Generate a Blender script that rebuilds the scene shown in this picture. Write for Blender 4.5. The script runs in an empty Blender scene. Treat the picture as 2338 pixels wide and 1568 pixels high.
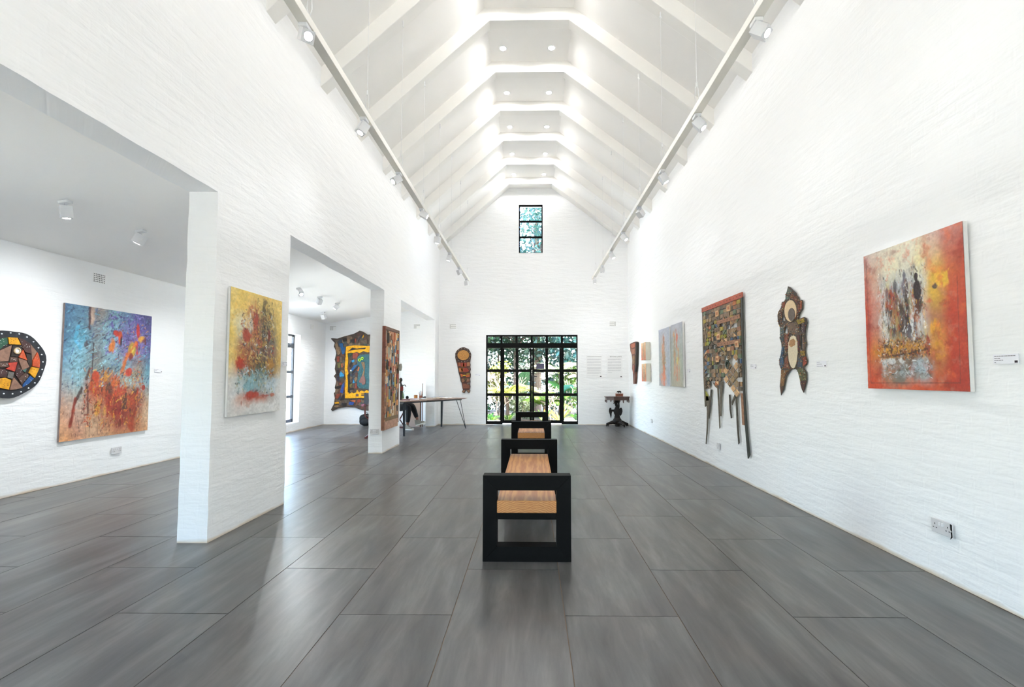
import bpy, bmesh, math, random
import numpy as np
from mathutils import Vector, Matrix, noise, geometry
random.seed(7)
S = bpy.context.scene
COL = S.collection
R = math.radians
# ------------------------------------------------------------------ camera
CAM_H, F_PX, PITCH, YAW = 1.264, 1083.0, R(2.82), R(0.7)
PPX, PPY = 1200.3, 806.7
cam_d = bpy.data.cameras.new('camera'); cam = bpy.data.objects.new('camera', cam_d); COL.objects.link(cam)
cam.location = (0, 0, CAM_H); cam.rotation_euler = (R(90) + PITCH, 0, YAW)
cam_d.sensor_width = 36; cam_d.lens = F_PX / 2338 * 36
cam_d.shift_x = -(PPX - 1169) / 2338; cam_d.shift_y = (PPY - 784) / 2338
cam_d.clip_start = 0.05; cam_d.clip_end = 300
S.camera = cam
# ------------------------------------------------------------------ view
S.view_settings.view_transform = 'Standard'; S.view_settings.look = 'None'
S.view_settings.exposure = 1.0; S.view_settings.gamma = 1; S.view_settings.use_curve_mapping = False
S.cycles.max_bounces = 12; S.cycles.diffuse_bounces = 7; S.cycles.glossy_bounces = 4; S.cycles.transparent_max_bounces = 16
# ------------------------------------------------------------------ sky and sun
W = bpy.data.worlds.new('sky'); S.world = W; W.use_nodes = True
wn = W.node_tree; bg = wn.nodes['Background']
sk = wn.nodes.new('ShaderNodeTexSky'); sk.sky_type = 'NISHITA'; sk.sun_disc = False
sk.sun_elevation = R(58); sk.sun_rotation = R(100); sk.air_density = 1.0; sk.dust_density = 1.5
wn.links.new(sk.outputs[0], bg.inputs[0]); bg.inputs[1].default_value = 3.3
sd = bpy.data.lights.new('sun', 'SUN'); sd.energy = 36.0; sd.angle = R(0.6); sd.color = (1, .95, .86)
so = bpy.data.objects.new('sun', sd); COL.objects.link(so); so.location = (-4, -10, 20)
so.rotation_euler = Vector((-0.50, 0.10, -1.0)).to_track_quat('-Z', 'Y').to_euler()
# daylight sampling portals in the glazed openings
def portal(name, loc, rot, sx, sy):
    d = bpy.data.lights.new(name, 'AREA'); d.shape = 'RECTANGLE'; d.size = sx; d.size_y = sy
    d.cycles.is_portal = True
    o = bpy.data.objects.new(name, d); COL.objects.link(o); o.location = loc; o.rotation_euler = rot
portal('daylight_portal', (0, 12.85, 1.2), (R(-90), 0, 0), 2.4, 2.35)
portal('daylight_portal', (-.02, 12.85, 5.24), (R(-90), 0, 0), .64, 1.3)
for _y in (10.75, 8.45, 2.5): portal('daylight_portal', (-5.78, _y, 1.23), (0, R(-90), 0), 2.06, .94)
portal('daylight_portal', (0, -3.45, 1.1), (R(90), 0, 0), 1.7, 2.2)
# lamp strengths (used by the lamp builders below)
P_TRACK, P_DOWN, P_SIDE = 3.4, 14.5, 56.0
# ------------------------------------------------------------------ helpers
def lin(h):
    h = h.lstrip('#'); c = [int(h[i:i+2], 16) / 255 for i in (0, 2, 4)]
    return tuple(x / 12.92 if x <= .04045 else ((x + .055) / 1.055) ** 2.4 for x in c)
MATS = {}
def nd(nt, t, **kw):
    n = nt.nodes.new(t)
    for k, v in kw.items(): setattr(n, k, v)
    return n
def newmat(name):
    m = bpy.data.materials.new(name); m.use_nodes = True
    return m, m.node_tree, m.node_tree.nodes['Principled BSDF']
def M(hexc, rough=.6, var=.14, scale=9.0, metal=0.0, bump=0.0, stretch=(1, 1, 1), coat=0.0):
    key = (hexc, rough, var, scale, metal, bump, stretch)
    if key in MATS: return MATS[key]
    m, nt, b = newmat('paint_' + hexc.lstrip('#'))
    c = lin(hexc)
    tc = nd(nt, 'ShaderNodeTexCoord'); mp = nd(nt, 'ShaderNodeMapping'); mp.inputs['Scale'].default_value = stretch
    no = nd(nt, 'ShaderNodeTexNoise'); no.inputs['Scale'].default_value = scale; no.inputs['Detail'].default_value = 5
    cr = nd(nt, 'ShaderNodeValToRGB')
    cr.color_ramp.elements[0].position = .3; cr.color_ramp.elements[1].position = .7
    cr.color_ramp.elements[0].color = (*[x * (1 - var) for x in c], 1)
    cr.color_ramp.elements[1].color = (*[min(1, x * (1 + var)) for x in c], 1)
    L = nt.links.new
    L(tc.outputs['Object'], mp.inputs[0]); L(mp.outputs[0], no.inputs['Vector']); L(no.outputs['Fac'], cr.inputs[0])
    L(cr.outputs[0], b.inputs['Base Color'])
    b.inputs['Roughness'].default_value = rough; b.inputs['Metallic'].default_value = metal
    if bump:
        bp = nd(nt, 'ShaderNodeBump'); bp.inputs['Strength'].default_value = bump; bp.inputs['Distance'].default_value = .01
        L(no.outputs['Fac'], bp.inputs['Height']); L(bp.outputs[0], b.inputs['Normal'])
    MATS[key] = m
    return m
def emis(name, col, st):
    m, nt, b = newmat(name); b.inputs['Base Color'].default_value = (*col, 1)
    b.inputs['Emission Color'].default_value = (*col, 1); b.inputs['Emission Strength'].default_value = st
    return m
def vcol_mat(name, rough=.55, bump=.15, scale=120):
    m, nt, b = newmat(name)
    a = nd(nt, 'ShaderNodeAttribute', attribute_name='Col'); nt.links.new(a.outputs['Color'], b.inputs['Base Color'])
    b.inputs['Roughness'].default_value = rough
    no = nd(nt, 'ShaderNodeTexNoise'); no.inputs['Scale'].default_value = scale
    tc = nd(nt, 'ShaderNodeTexCoord'); nt.links.new(tc.outputs['Object'], no.inputs['Vector'])
    bp = nd(nt, 'ShaderNodeBump'); bp.inputs['Strength'].default_value = bump; bp.inputs['Distance'].default_value = .004
    nt.links.new(no.outputs['Fac'], bp.inputs['Height']); nt.links.new(bp.outputs[0], b.inputs['Normal'])
    return m
class MB:
    """collects faces; build() links them as one mesh object"""
    def __init__(s): s.v = []; s.f = []; s.c = []
    def add(s, v, f, col=None):
        o = len(s.v); s.v += [tuple(p) for p in v]; s.f += [tuple(i + o for i in q) for q in f]; s.c += [col] * len(f)
        return s
    def box(s, a, b, col=None, M4=None):
        x0, y0, z0 = a; x1, y1, z1 = b
        v = [(x, y, z) for x in (x0, x1) for y in (y0, y1) for z in (z0, z1)]
        if M4 is not None: v = [tuple(M4 @ Vector(p)) for p in v]
        return s.add(v, [(0,1,3,2),(4,6,7,5),(0,4,5,1),(2,3,7,6),(0,2,6,4),(1,5,7,3)], col)
    def cbox(s, c, d, M4=None, col=None):
        return s.box([c[i] - d[i] / 2 for i in range(3)], [c[i] + d[i] / 2 for i in range(3)], col, M4)
    def prism(s, loops, z0, z1, col=None, M4=None):
        if not isinstance(loops[0][0], (tuple, list, Vector)): loops = [loops]
        flat = [p for l in loops for p in l]; n = len(flat)
        tris = geometry.tessellate_polygon([[Vector((p[0], p[1], 0)) for p in l] for l in loops])
        v = [(p[0], p[1], z0) for p in flat] + [(p[0], p[1], z1) for p in flat]
        f = []
        for t in tris:
            a, b, c = [flat[i] for i in t]
            if (b[0]-a[0])*(c[1]-a[1]) - (b[1]-a[1])*(c[0]-a[0]) < 0: t = t[::-1]
            f.append(tuple(i + n for i in t)); f.append(tuple(t[::-1]))
        o = 0
        for k, l in enumerate(loops):
            ar = sum(l[i][0]*l[(i+1) % len(l)][1] - l[(i+1) % len(l)][0]*l[i][1] for i in range(len(l)))
            ccw = (ar > 0) == (k == 0)
            for i in range(len(l)):
                a, b = o + i, o + (i + 1) % len(l)
                f.append((a, b, b + n, a + n) if ccw else (b, a, a + n, b + n))
            o += len(l)
        if M4 is not None: v = [tuple(M4 @ Vector(p)) for p in v]
        return s.add(v, f, col)
    def tube(s, pts, rad, n=8, col=None, cap=True, flat=1.0, roll=None):
        pts = [Vector(p) for p in pts]
        if not isinstance(rad, (list, tuple)): rad = [rad] * len(pts)
        v = []; f = []; ref = Vector(roll) if roll else Vector((.13, .21, .97))
        for i, p in enumerate(pts):
            t = (pts[min(i+1, len(pts)-1)] - pts[max(i-1, 0)]).normalized()
            x = t.cross(ref)
            if x.length < 1e-3: x = t.cross(Vector((1, 0, 0)))
            x.normalize(); y = t.cross(x)
            for k in range(n):
                a = 2 * math.pi * k / n
                v.append(tuple(p + rad[i] * (math.cos(a) * x + flat * math.sin(a) * y)))
        for i in range(len(pts) - 1):
            for k in range(n):
                a, b = i*n + k, i*n + (k+1) % n
                f.append((a, b, b + n, a + n))
        if cap: f.append(tuple(range(n))[::-1]); f.append(tuple((len(pts)-1)*n + k for k in range(n)))
        return s.add(v, f, col)
    def lathe(s, prof, n=24, c=(0, 0, 0), col=None, sq=(1, 1)):
        v = []; f = []
        for r, z in prof:
            for k in range(n):
                a = 2 * math.pi * k / n
                v.append((c[0] + r*sq[0]*math.cos(a), c[1] + r*sq[1]*math.sin(a), c[2] + z))
        for i in range(len(prof) - 1):
            for k in range(n):
                a, b = i*n + k, i*n + (k+1) % n
                f.append((a, b, b + n, a + n))
        f.append(tuple(range(n))[::-1]); f.append(tuple((len(prof)-1)*n + k for k in range(n)))
        return s.add(v, f, col)
    def ball(s, c, r, n=12, m=8, col=None, M4=None):
        if not isinstance(r, (tuple, list)): r = (r, r, r)
        v = [(0, 0, -1)]; f = []
        for j in range(1, m):
            ph = -math.pi/2 + math.pi*j/m
            for k in range(n):
                a = 2*math.pi*k/n; v.append((math.cos(ph)*math.cos(a), math.cos(ph)*math.sin(a), math.sin(ph)))
        v.append((0, 0, 1)); e = len(v) - 1
        for k in range(n): f.append((0, 1+(k+1) % n, 1+k)); f.append((e, e-n+k, e-n+(k+1) % n))
        for j in range(m-2):
            for k in range(n):
                a, b = 1+j*n+k, 1+j*n+(k+1) % n; f.append((a, b, b+n, a+n))
        v = [Vector((p[0]*r[0], p[1]*r[1], p[2]*r[2])) for p in v]
        if M4 is not None: v = [M4.to_3x3() @ p for p in v]
        return s.add([tuple(p + Vector(c)) for p in v], f, col)
    def build(s, name, mat, parent=None, smooth=0, bevel=0, loc=None):
        me = bpy.data.meshes.new(name); me.from_pydata(s.v, [], s.f); me.update()
        if any(c is not None for c in s.c):
            at = me.color_attributes.new('Col', 'FLOAT_COLOR', 'CORNER')
            cc = np.ones((len(me.loops), 4), np.float32); ls = 0
            for q, c in zip(s.f, s.c):
                cc[ls:ls+len(q), :3] = c if c is not None else (.5, .5, .5); ls += len(q)
            at.data.foreach_set('color', cc.ravel())
        o = bpy.data.objects.new(name, me); COL.objects.link(o)
        if mat is not None: me.materials.append(mat)
        if parent is not None: o.parent = parent
        if loc is not None: o.location = loc
        if smooth:
            for p in me.polygons: p.use_smooth = True
            me.set_sharp_from_angle(angle=R(smooth))
        if bevel:
            md = o.modifiers.new('bevel', 'BEVEL'); md.width = bevel; md.segments = 2; md.limit_method = 'ANGLE'
        return o
def tag(o, label=None, cat=None, group=None, kind=None):
    if label: o['label'] = label
    if cat: o['category'] = cat
    if group: o['group'] = group
    if kind: o['kind'] = kind
    return o
def thing(name, label, cat, loc=(0, 0, 0), rz=0, group=None, mat3=None, kind=None):
    o = bpy.data.objects.new(name, None); COL.objects.link(o); o.empty_display_size = .05
    if mat3 is not None: o.matrix_world = Matrix.Translation(Vector(loc)) @ mat3.to_4x4()
    else: o.location = loc; o.rotation_euler = (0, 0, rz)
    return tag(o, label, cat, group, kind)
# pixel -> point on a wall plane (walls measured from the photograph)
_fw = Vector((-math.sin(YAW)*math.cos(PITCH), math.cos(YAW)*math.cos(PITCH), math.sin(PITCH)))
_rt = Vector((math.cos(YAW), math.sin(YAW), 0)); _up = _rt.cross(_fw)
XL, XR, XS, YF, XI = -2.47, 2.57, -5.51, 12.58, -2.70
def at(x, y, ax, c):
    r = _fw * F_PX + _rt * (x - PPX) - _up * (y - PPY); o = Vector((0, 0, CAM_H))
    return o + r * ((c - o[ax]) / r[ax])
PLANE = {'R': (0, XR, Vector((0, -1, 0)), Vector((-1, 0, 0))), 'L': (0, XL, Vector((0, 1, 0)), Vector((1, 0, 0))),
         'S': (0, XS, Vector((0, 1, 0)), Vector((1, 0, 0))), 'F': (1, YF, Vector((1, 0, 0)), Vector((0, -1, 0)))}
class Art:
    """a thing hung on a wall: local x along the wall, y up, z out into the room"""
    def __init__(s, plane, px, py, name, label, cat, group=None, zoom=(0, 0, 1), out=.010, proud=.0):
        s.ax, s.c, s.U, s.N = PLANE[plane]; s.zoom = zoom
        s.c += s.N[s.ax] * (out + proud)          # the visible front stands this far off the wall
        s.P = at(px, py, s.ax, s.c)
        m = Matrix((s.U, Vector((0, 0, 1)), s.N)).transposed()
        s.root = thing(name, label, cat, s.P - s.N * proud, group=group, mat3=m)
    def uv(s, x, y):
        x0, y0, k = s.zoom
        q = at(x0 + x / k, y0 + y / k, s.ax, s.c) - s.P
        return (q.dot(s.U), q.z)
    def pts(s, l): return [s.uv(*p) for p in l]
    def ell(s, cx, cy, rx, ry, n=24, a0=0):
        return [s.uv(cx + rx*math.cos(2*math.pi*k/n + a0), cy + ry*math.sin(2*math.pi*k/n + a0)) for k in range(n)]
    def piece(s, name, loops, z0, z1, mat, parent=None, bevel=0):
        return MB().prism(loops, z0, z1).build(name, mat, parent or s.root, bevel=bevel)
# ------------------------------------------------------------------ structure materials
def wall_material():
    m, nt, b = newmat('white_painted_brick'); L = nt.links.new
    ge = nd(nt, 'ShaderNodeNewGeometry'); sp = nd(nt, 'ShaderNodeSeparateXYZ'); L(ge.outputs['Position'], sp.inputs[0])
    ad = nd(nt, 'ShaderNodeMath', operation='ADD'); L(sp.outputs[0], ad.inputs[0]); L(sp.outputs[1], ad.inputs[1])
    cb = nd(nt, 'ShaderNodeCombineXYZ'); L(ad.outputs[0], cb.inputs[0]); L(sp.outputs[2], cb.inputs[1])
    wn_ = nd(nt, 'ShaderNodeTexNoise'); wn_.inputs['Scale'].default_value = 3.2; wn_.inputs['Detail'].default_value = 3
    L(cb.outputs[0], wn_.inputs['Vector'])
    sc = nd(nt, 'ShaderNodeVectorMath', operation='SCALE'); L(wn_.outputs['Color'], sc.inputs[0]); sc.inputs['Scale'].default_value = .11
    va = nd(nt, 'ShaderNodeVectorMath', operation='ADD'); L(cb.outputs[0], va.inputs[0]); L(sc.outputs[0], va.inputs[1])
    br = nd(nt, 'ShaderNodeTexBrick'); br.inputs['Scale'].default_value = 1.0
    br.inputs['Brick Width'].default_value = .232; br.inputs['Row Height'].default_value = .085
    br.inputs['Mortar Size'].default_value = .012; br.inputs['Mortar Smooth'].default_value = 1.0
    br.inputs['Color1'].default_value = (1, 1, 1, 1); br.inputs['Color2'].default_value = (.72, .72, .72, 1); br.inputs['Mortar'].default_value = (.38, .38, .38, 1)
    L(va.outputs[0], br.inputs['Vector'])
    mp = nd(nt, 'ShaderNodeMapping'); mp.inputs['Scale'].default_value = (2.3, 10.5, 1); L(cb.outputs[0], mp.inputs[0])
    n2 = nd(nt, 'ShaderNodeTexNoise'); n2.inputs['Scale'].default_value = 1.3; n2.inputs['Detail'].default_value = 3.2; n2.inputs['Roughness'].default_value = .5; n2.inputs['Distortion'].default_value = .12
    L(mp.outputs[0], n2.inputs['Vector'])
    n3 = nd(nt, 'ShaderNodeTexNoise'); n3.inputs['Scale'].default_value = 34; n3.inputs['Detail'].default_value = 4; L(cb.outputs[0], n3.inputs['Vector'])
    def mul(a, k):
        q = nd(nt, 'ShaderNodeMath', operation='MULTIPLY'); L(a, q.inputs[0]); q.inputs[1].default_value = k; return q.outputs[0]
    def add(a, c):
        q = nd(nt, 'ShaderNodeMath', operation='ADD'); L(a, q.inputs[0]); L(c, q.inputs[1]); return q.outputs[0]
    h = add(add(mul(br.outputs['Color'], .10), mul(n2.outputs['Fac'], 1.0)), mul(n3.outputs['Fac'], .16))
    bp = nd(nt, 'ShaderNodeBump'); bp.inputs['Strength'].default_value = .52; bp.inputs['Distance'].default_value = .018
    L(h, bp.inputs['Height']); L(bp.outputs[0], b.inputs['Normal'])
    # cream scuff line where wall meets floor
    z = nd(nt, 'ShaderNodeMath', operation='MULTIPLY_ADD'); L(n2.outputs['Fac'], z.inputs[0]); z.inputs[1].default_value = -.055; L(sp.outputs[2], z.inputs[2])
    mr = nd(nt, 'ShaderNodeMapRange'); L(z.outputs[0], mr.inputs[0]); mr.inputs[1].default_value = -.026; mr.inputs[2].default_value = .003
    mx = nd(nt, 'ShaderNodeMix', data_type='RGBA'); L(mr.outputs[0], mx.inputs[0])
    mx.inputs[6].default_value = (.66, .56, .44, 1); mx.inputs[7].default_value = (.895, .90, .905, 1)
    L(mx.outputs[2], b.inputs['Base Color']); b.inputs['Roughness'].default_value = .62
    b.inputs['Specular IOR Level'].default_value = .3
    return m
def tile_material():
    m, nt, b = newmat('grey_porcelain_tile'); L = nt.links.new
    tc = nd(nt, 'ShaderNodeTexCoord'); oi = nd(nt, 'ShaderNodeObjectInfo')
    off = nd(nt, 'ShaderNodeVectorMath', operation='SCALE'); off.inputs['Scale'].default_value = 40
    cb = nd(nt, 'ShaderNodeCombineXYZ'); L(oi.outputs['Random'], cb.inputs[0]); L(oi.outputs['Random'], cb.inputs[1]); L(cb.outputs[0], off.inputs[0])
    mp = nd(nt, 'ShaderNodeMapping'); mp.inputs['Scale'].default_value = (5.2, .75, 1); L(tc.outputs['Object'], mp.inputs[0])
    va = nd(nt, 'ShaderNodeVectorMath', operation='ADD'); L(mp.outputs[0], va.inputs[0]); L(off.outputs[0], va.inputs[1])
    n1 = nd(nt, 'ShaderNodeTexNoise'); n1.inputs['Scale'].default_value = 1.5; n1.inputs['Detail'].default_value = 7; n1.inputs['Roughness'].default_value = .62
    n1.inputs['Distortion'].default_value = .35; L(va.outputs[0], n1.inputs['Vector'])
    cr = nd(nt, 'ShaderNodeValToRGB'); e = cr.color_ramp.elements
    e[0].position = .28; e[0].color = (*lin('403f3e'), 1); e[1].position = .72; e[1].color = (*lin('757370'), 1)
    q = e.new(.5); q.color = (*lin('5a5856'), 1); L(n1.outputs['Fac'], cr.inputs[0])
    va2 = nd(nt, 'ShaderNodeVectorMath', operation='ADD'); L(tc.outputs['Object'], va2.inputs[0]); L(off.outputs[0], va2.inputs[1])
    n2 = nd(nt, 'ShaderNodeTexNoise'); n2.inputs['Scale'].default_value = 3.0; L(va2.outputs[0], n2.inputs['Vector'])
    mx = nd(nt, 'ShaderNodeMix', data_type='RGBA', blend_type='MULTIPLY'); mx.inputs[0].default_value = .75
    c2 = nd(nt, 'ShaderNodeValToRGB'); f = c2.color_ramp.elements
    f[0].position = .35; f[0].color = (1.0, .95, .91, 1); f[1].position = .65; f[1].color = (.95, 1.0, 1.0, 1)
    L(n2.outputs['Fac'], c2.inputs[0]); L(cr.outputs[0], mx.inputs[6]); L(c2.outputs[0], mx.inputs[7])
    hv = nd(nt, 'ShaderNodeHueSaturation'); L(mx.outputs[2], hv.inputs['Color'])
    vr = nd(nt, 'ShaderNodeMapRange'); L(oi.outputs['Random'], vr.inputs[0]); vr.inputs[3].default_value = .90; vr.inputs[4].default_value = 1.08
    L(vr.outputs[0], hv.inputs['Value']); L(hv.outputs[0], b.inputs['Base Color'])
    rr = nd(nt, 'ShaderNodeMapRange'); L(n1.outputs['Fac'], rr.inputs[0]); rr.inputs[3].default_value = .29; rr.inputs[4].default_value = .37
    L(rr.outputs[0], b.inputs['Roughness'])
    n4 = nd(nt, 'ShaderNodeTexNoise'); n4.inputs['Scale'].default_value = 220; L(tc.outputs['Object'], n4.inputs['Vector'])
    bp = nd(nt, 'ShaderNodeBump'); bp.inputs['Strength'].default_value = .06; bp.inputs['Distance'].default_value = .002; L(n4.outputs['Fac'], bp.inputs['Height']); L(bp.outputs[0], b.inputs['Normal'])
    return m
def glass_material():
    m = bpy.data.materials.new('window_glass'); m.use_nodes = True; nt = m.node_tree; nt.nodes.clear()
    o = nd(nt, 'ShaderNodeOutputMaterial'); t = nd(nt, 'ShaderNodeBsdfTransparent'); g = nd(nt, 'ShaderNodeBsdfGlossy'); mx = nd(nt, 'ShaderNodeMixShader')
    t.inputs[0].default_value = (.95, .97, .96, 1); g.inputs['Roughness'].default_value = .02
    fr = nd(nt, 'ShaderNodeFresnel'); fr.inputs[0].default_value = 1.45
    fk = nd(nt, 'ShaderNodeMath', operation='MULTIPLY'); fk.inputs[1].default_value = .22; nt.links.new(fr.outputs[0], fk.inputs[0]); nt.links.new(fk.outputs[0], mx.inputs[0]); nt.links.new(t.outputs[0], mx.inputs[1]); nt.links.new(g.outputs[0], mx.inputs[2]); nt.links.new(mx.outputs[0], o.inputs[0])
    return m
def dull(m, v):
    m.node_tree.nodes['Principled BSDF'].inputs['Specular IOR Level'].default_value = v; return m
WALL = wall_material(); TILE = tile_material(); GLASS = glass_material()
CEIL = M('f8f6f3', .8, .008, 2.0, bump=.05); RIB = M('f6f4f0', .6, .008, 3.0)
BLACK = dull(M('060607', .4, .2, 12), .12); STEEL = dull(M('0b0b0b', .6, .2, 14, bump=.05), .1)
WHITEP = M('e4e4e2', .35, .03, 6); CREAMRAIL = M('e6e3da', .4, .03, 6)
# ------------------------------------------------------------------ walls
def wall(name, origin, U, V, N, us, vs, solid, thick, step=.13, amp=.0045, mat=WALL):
    """grid wall: front at origin plane facing N; solid(u,v) says where it is masonry; irregular hand-laid surface"""
    def fine(br):
        out = []
        for a, b in zip(br[:-1], br[1:]):
            k = max(1, round((b - a) / step)); out += [a + (b - a) * i / k for i in range(k)]
        return out + [br[-1]]
    us, vs = fine(us), fine(vs); nu, nv = len(us) - 1, len(vs) - 1
    sol = [[solid((us[i]+us[i+1])/2, (vs[j]+vs[j+1])/2) for j in range(nv)] for i in range(nu)]
    ok = lambda i, j: 0 <= i < nu and 0 <= j < nv and sol[i][j]
    idx = {}; vv = []; ff = []
    O, U, V, N = Vector(origin), Vector(U), Vector(V), Vector(N)
    def vert(i, j, s):
        k = (i, j, s)
        if k not in idx:
            p = O + U * us[i] + V * vs[j] - N * (thick * s)
            d = noise.noise_vector(Vector((p.x*3.1, p.y*3.1, p.z*6.0))) * amp + noise.noise_vector(p * 11) * (amp * .55)
            if vs[j] <= 0.001: d.z = 0
            idx[k] = len(vv); vv.append(tuple(p + d))
        return idx[k]
    flip = U.cross(V).dot(N) < 0
    def face(*q): ff.append(q[::-1] if flip else q)
    for i in range(nu):
        for j in range(nv):
            if not sol[i][j]: continue
            face(vert(i,j,0), vert(i+1,j,0), vert(i+1,j+1,0), vert(i,j+1,0))
            face(vert(i,j,1), vert(i,j+1,1), vert(i+1,j+1,1), vert(i+1,j,1))
            if not ok(i-1, j): face(vert(i,j,0), vert(i,j+1,0), vert(i,j+1,1), vert(i,j,1))
            if not ok(i+1, j): face(vert(i+1,j,0), vert(i+1,j,1), vert(i+1,j+1,1), vert(i+1,j+1,0))
            if not ok(i, j-1): face(vert(i,j,0), vert(i,j,1), vert(i+1,j,1), vert(i+1,j,0))
            if not ok(i, j+1): face(vert(i,j+1,0), vert(i+1,j+1,0), vert(i+1,j+1,1), vert(i,j+1,1))
    mb = MB(); mb.v = vv; mb.f = ff; mb.c = [None] * len(ff)
    return tag(mb.build(name, mat, smooth=45), kind='structure')
def hole(hs): return lambda u, v: not any(a < u < b and c < v < d for a, b, c, d in hs)
YB = -3.2
LINT = 2.72
wall('wall_right', (XR, 0, 0), (0, 1, 0), (0, 0, 1), (-1, 0, 0), [YB-.2, YF], [0, 5.3], lambda u, v: True, .22)
OP = [(.35, 3.645, 0, LINT), (4.77, 7.87, 0, LINT), (8.9, 12.1, 0, LINT)]
wall('wall_left', (XL, 0, 0), (0, 1, 0), (0, 0, 1), (1, 0, 0), [YB, .35, 3.645, 4.77, 7.87, 8.9, 12.1, YF], [0, LINT, 5.2], hole(OP), XL - XI, .11, .006)
WIN2 = (10.28, 11.22, .20, 2.26)
wall('wall_side', (XS, 0, 0), (0, 1, 0), (0, 0, 1), (1, 0, 0), [YB-.2, 2.03, 2.97, 7.98, 8.92, WIN2[0], WIN2[1], YF], [0, WIN2[2], WIN2[3], 2.95], hole([WIN2, (7.98, 8.92, .2, 2.26), (2.03, 2.97, .2, 2.26)]), .22)
DOOR = (-1.21, 1.225, 0, 2.378); WIN1 = (-.338, .302, 4.575, 5.9)
_far = hole([DOOR, WIN1])
wall('wall_far', (0, YF, 0), (1, 0, 0), (0, 0, 1), (0, -1, 0), [-5.73, -2.7, DOOR[0], WIN1[0], WIN1[1], DOOR[1], 2.79], [0, DOOR[3], 3.25, WIN1[2], WIN1[3], 6.75],
     lambda u, v: _far(u, v) and not (u < -2.7 and v > 3.25), .22)
_bk = hole([(-.85, .85, 0, 2.2)])
wall('wall_back', (0, YB, 0), (1, 0, 0), (0, 0, 1), (0, 1, 0), [-5.73, -2.7, -.85, .85, 2.79], [0, 2.2, 3.2, 6.75],
     lambda u, v: _bk(u, v) and not (u < -2.7 and v > 3.2), .22)
# ------------------------------------------------------------------ floor of large tiles
fl = MB().box((-5.73, YB, -.12), (2.79, 12.80, -.0035)).build('floor', M('7d6a58', .8, .1, 20)); tag(fl, kind='structure')
k = 0
for ix in range(-10, 5):
    x0 = .176 + .6 * ix; x1 = x0 + .6
    x0c, x1c = max(x0, XS + .004), min(x1, XR - .004)
    if x1c - x0c < .02: continue
    base = 2.581 + (0 if ix % 2 == 0 else .603)
    for iy in range(-6, 10):
        y0 = base + 1.206 * iy; y1 = y0 + 1.206
        y0c, y1c = max(y0, YB), min(y1, 12.80 if DOOR[0] < (x0+x1)/2 < DOOR[1] else YF - .004)
        if y1c - y0c < .03: continue
        cx, cy = (x0+x1)/2, (y0+y1)/2; g = .0024
        mb = MB().box((x0c+g-cx, y0c+g-cy, -.0115), (x1c-g-cx, y1c-g-cy, random.uniform(-.0004, .0003)))
        mb.build('floor_tile', TILE, fl, loc=(cx, cy, 0))
# ------------------------------------------------------------------ nave ceiling with exposed beams
LC, RC, ZB = (-.60, 6.35), (.54, 6.35), 6.35
sl, sr, dep = .90, .765, .18
cl, crr = math.sqrt(1 + sl*sl), math.sqrt(1 + sr*sr)
def zl(x, o=0): return ZB - sl * (LC[0] - x) + o * cl          # left slope, o = offset perpendicular
def zr(x, o=0): return ZB - sr * (x - RC[0]) + o * crr
def chain(o, xl, xr):
    z = ZB + o; return [(xl, zl(xl, o)), (LC[0] + (z - zl(LC[0], o)) / sl, z), (RC[0] - (z - zr(RC[0], o)) / sr, z), (xr, zr(xr, o))]
XZ = Matrix(((1, 0, 0, 0), (0, 0, -1, 0), (0, 1, 0, 0), (0, 0, 0, 1)))      # (x, y->z, z->-y)
inn, outr = chain(dep, XL - .1, XR + .1), chain(dep + .12, XL - .1, XR + .1)
ce = MB().prism(inn + outr[::-1], -(YF + .25), -(YB - .25), M4=XZ).build('ceiling', CEIL); tag(ce, kind='structure')
for kk in range(-8, 6):
    y0 = 6.53 + 1.152 * kk; y1 = YF - .003 if kk == 5 else y0 + .17
    lo, up = chain(0, XL - .02, XR + .02), chain(dep + .03, XL - .02, XR + .02)
    MB().prism(lo + up[::-1], -y1, -y0, M4=XZ).build('roof_beam', RIB, ce, bevel=.006)
# lean-to ceiling over the side room
def zs(x): return 2.69 + .15 * (x - XS)
c2 = MB().prism([(XS - .2, zs(XS - .2)), (XI + .05, zs(XI + .05)), (XI + .05, zs(XI) + .25), (XS - .2, zs(XS - .2) + .2)], -(YF + .2), -(YB - .2), M4=XZ).build('ceiling', CEIL)
tag(c2, kind='structure')
# ------------------------------------------------------------------ glazed entrance
def dz(zx, zy): return (-1.21 + (zx - 70) * .001652, 2.378 - (zy - 72) * .001640)
d1 = thing('door_1', 'black steel framed glass entrance doors in the far wall', 'door', (0, YF + .055, 0), kind='structure')
def rect(mb, a, b, t0=-.025, t1=.025): mb.box((a[0], t0, b[1]), (b[0], t1, a[1]))
def R2(zx0, zy0, zx1, zy1): return dz(zx0, zy0), dz(zx1, zy1)
fr = MB()
for q in [(70,72,95,1514), (1527,72,1545,1514), (95,72,1527,100), (95,203,1527,285), (300,100,335,203), (545,100,580,203), (787,100,823,203), (1030,100,1068,203), (1275,100,1310,203), (300,285,340,1514), (1283,285,1320,1514)]:
    rect(fr, *R2(*q), -.03, .03)
fr.build('frame', BLACK, d1)
def pane(parent, q, y=0.0, name='pane'):
    a, b = R2(*q); MB().box((a[0]-.004, y-.003, b[1]-.004), (b[0]+.004, y+.003, a[1]+.004)).build(name, GLASS, parent)
for q in [(95,100,300,203), (335,100,545,203), (580,100,787,203), (823,100,1030,203), (1068,100,1275,203), (1310,100,1527,203)]: pane(d1, q)
for (a, b) in [(95, 300), (1320, 1527)]:
    mb = MB()
    for y0, y1 in [(628, 676), (1016, 1062), (1464, 1514)]: rect(mb, *R2(a, y0, b, y1))
    sp_ = mb.build('side_panel_rails', BLACK, d1)
    for y0, y1 in [(285, 628), (676, 1016), (1062, 1464)]: pane(sp_, (a, y0, b, y1))
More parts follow.
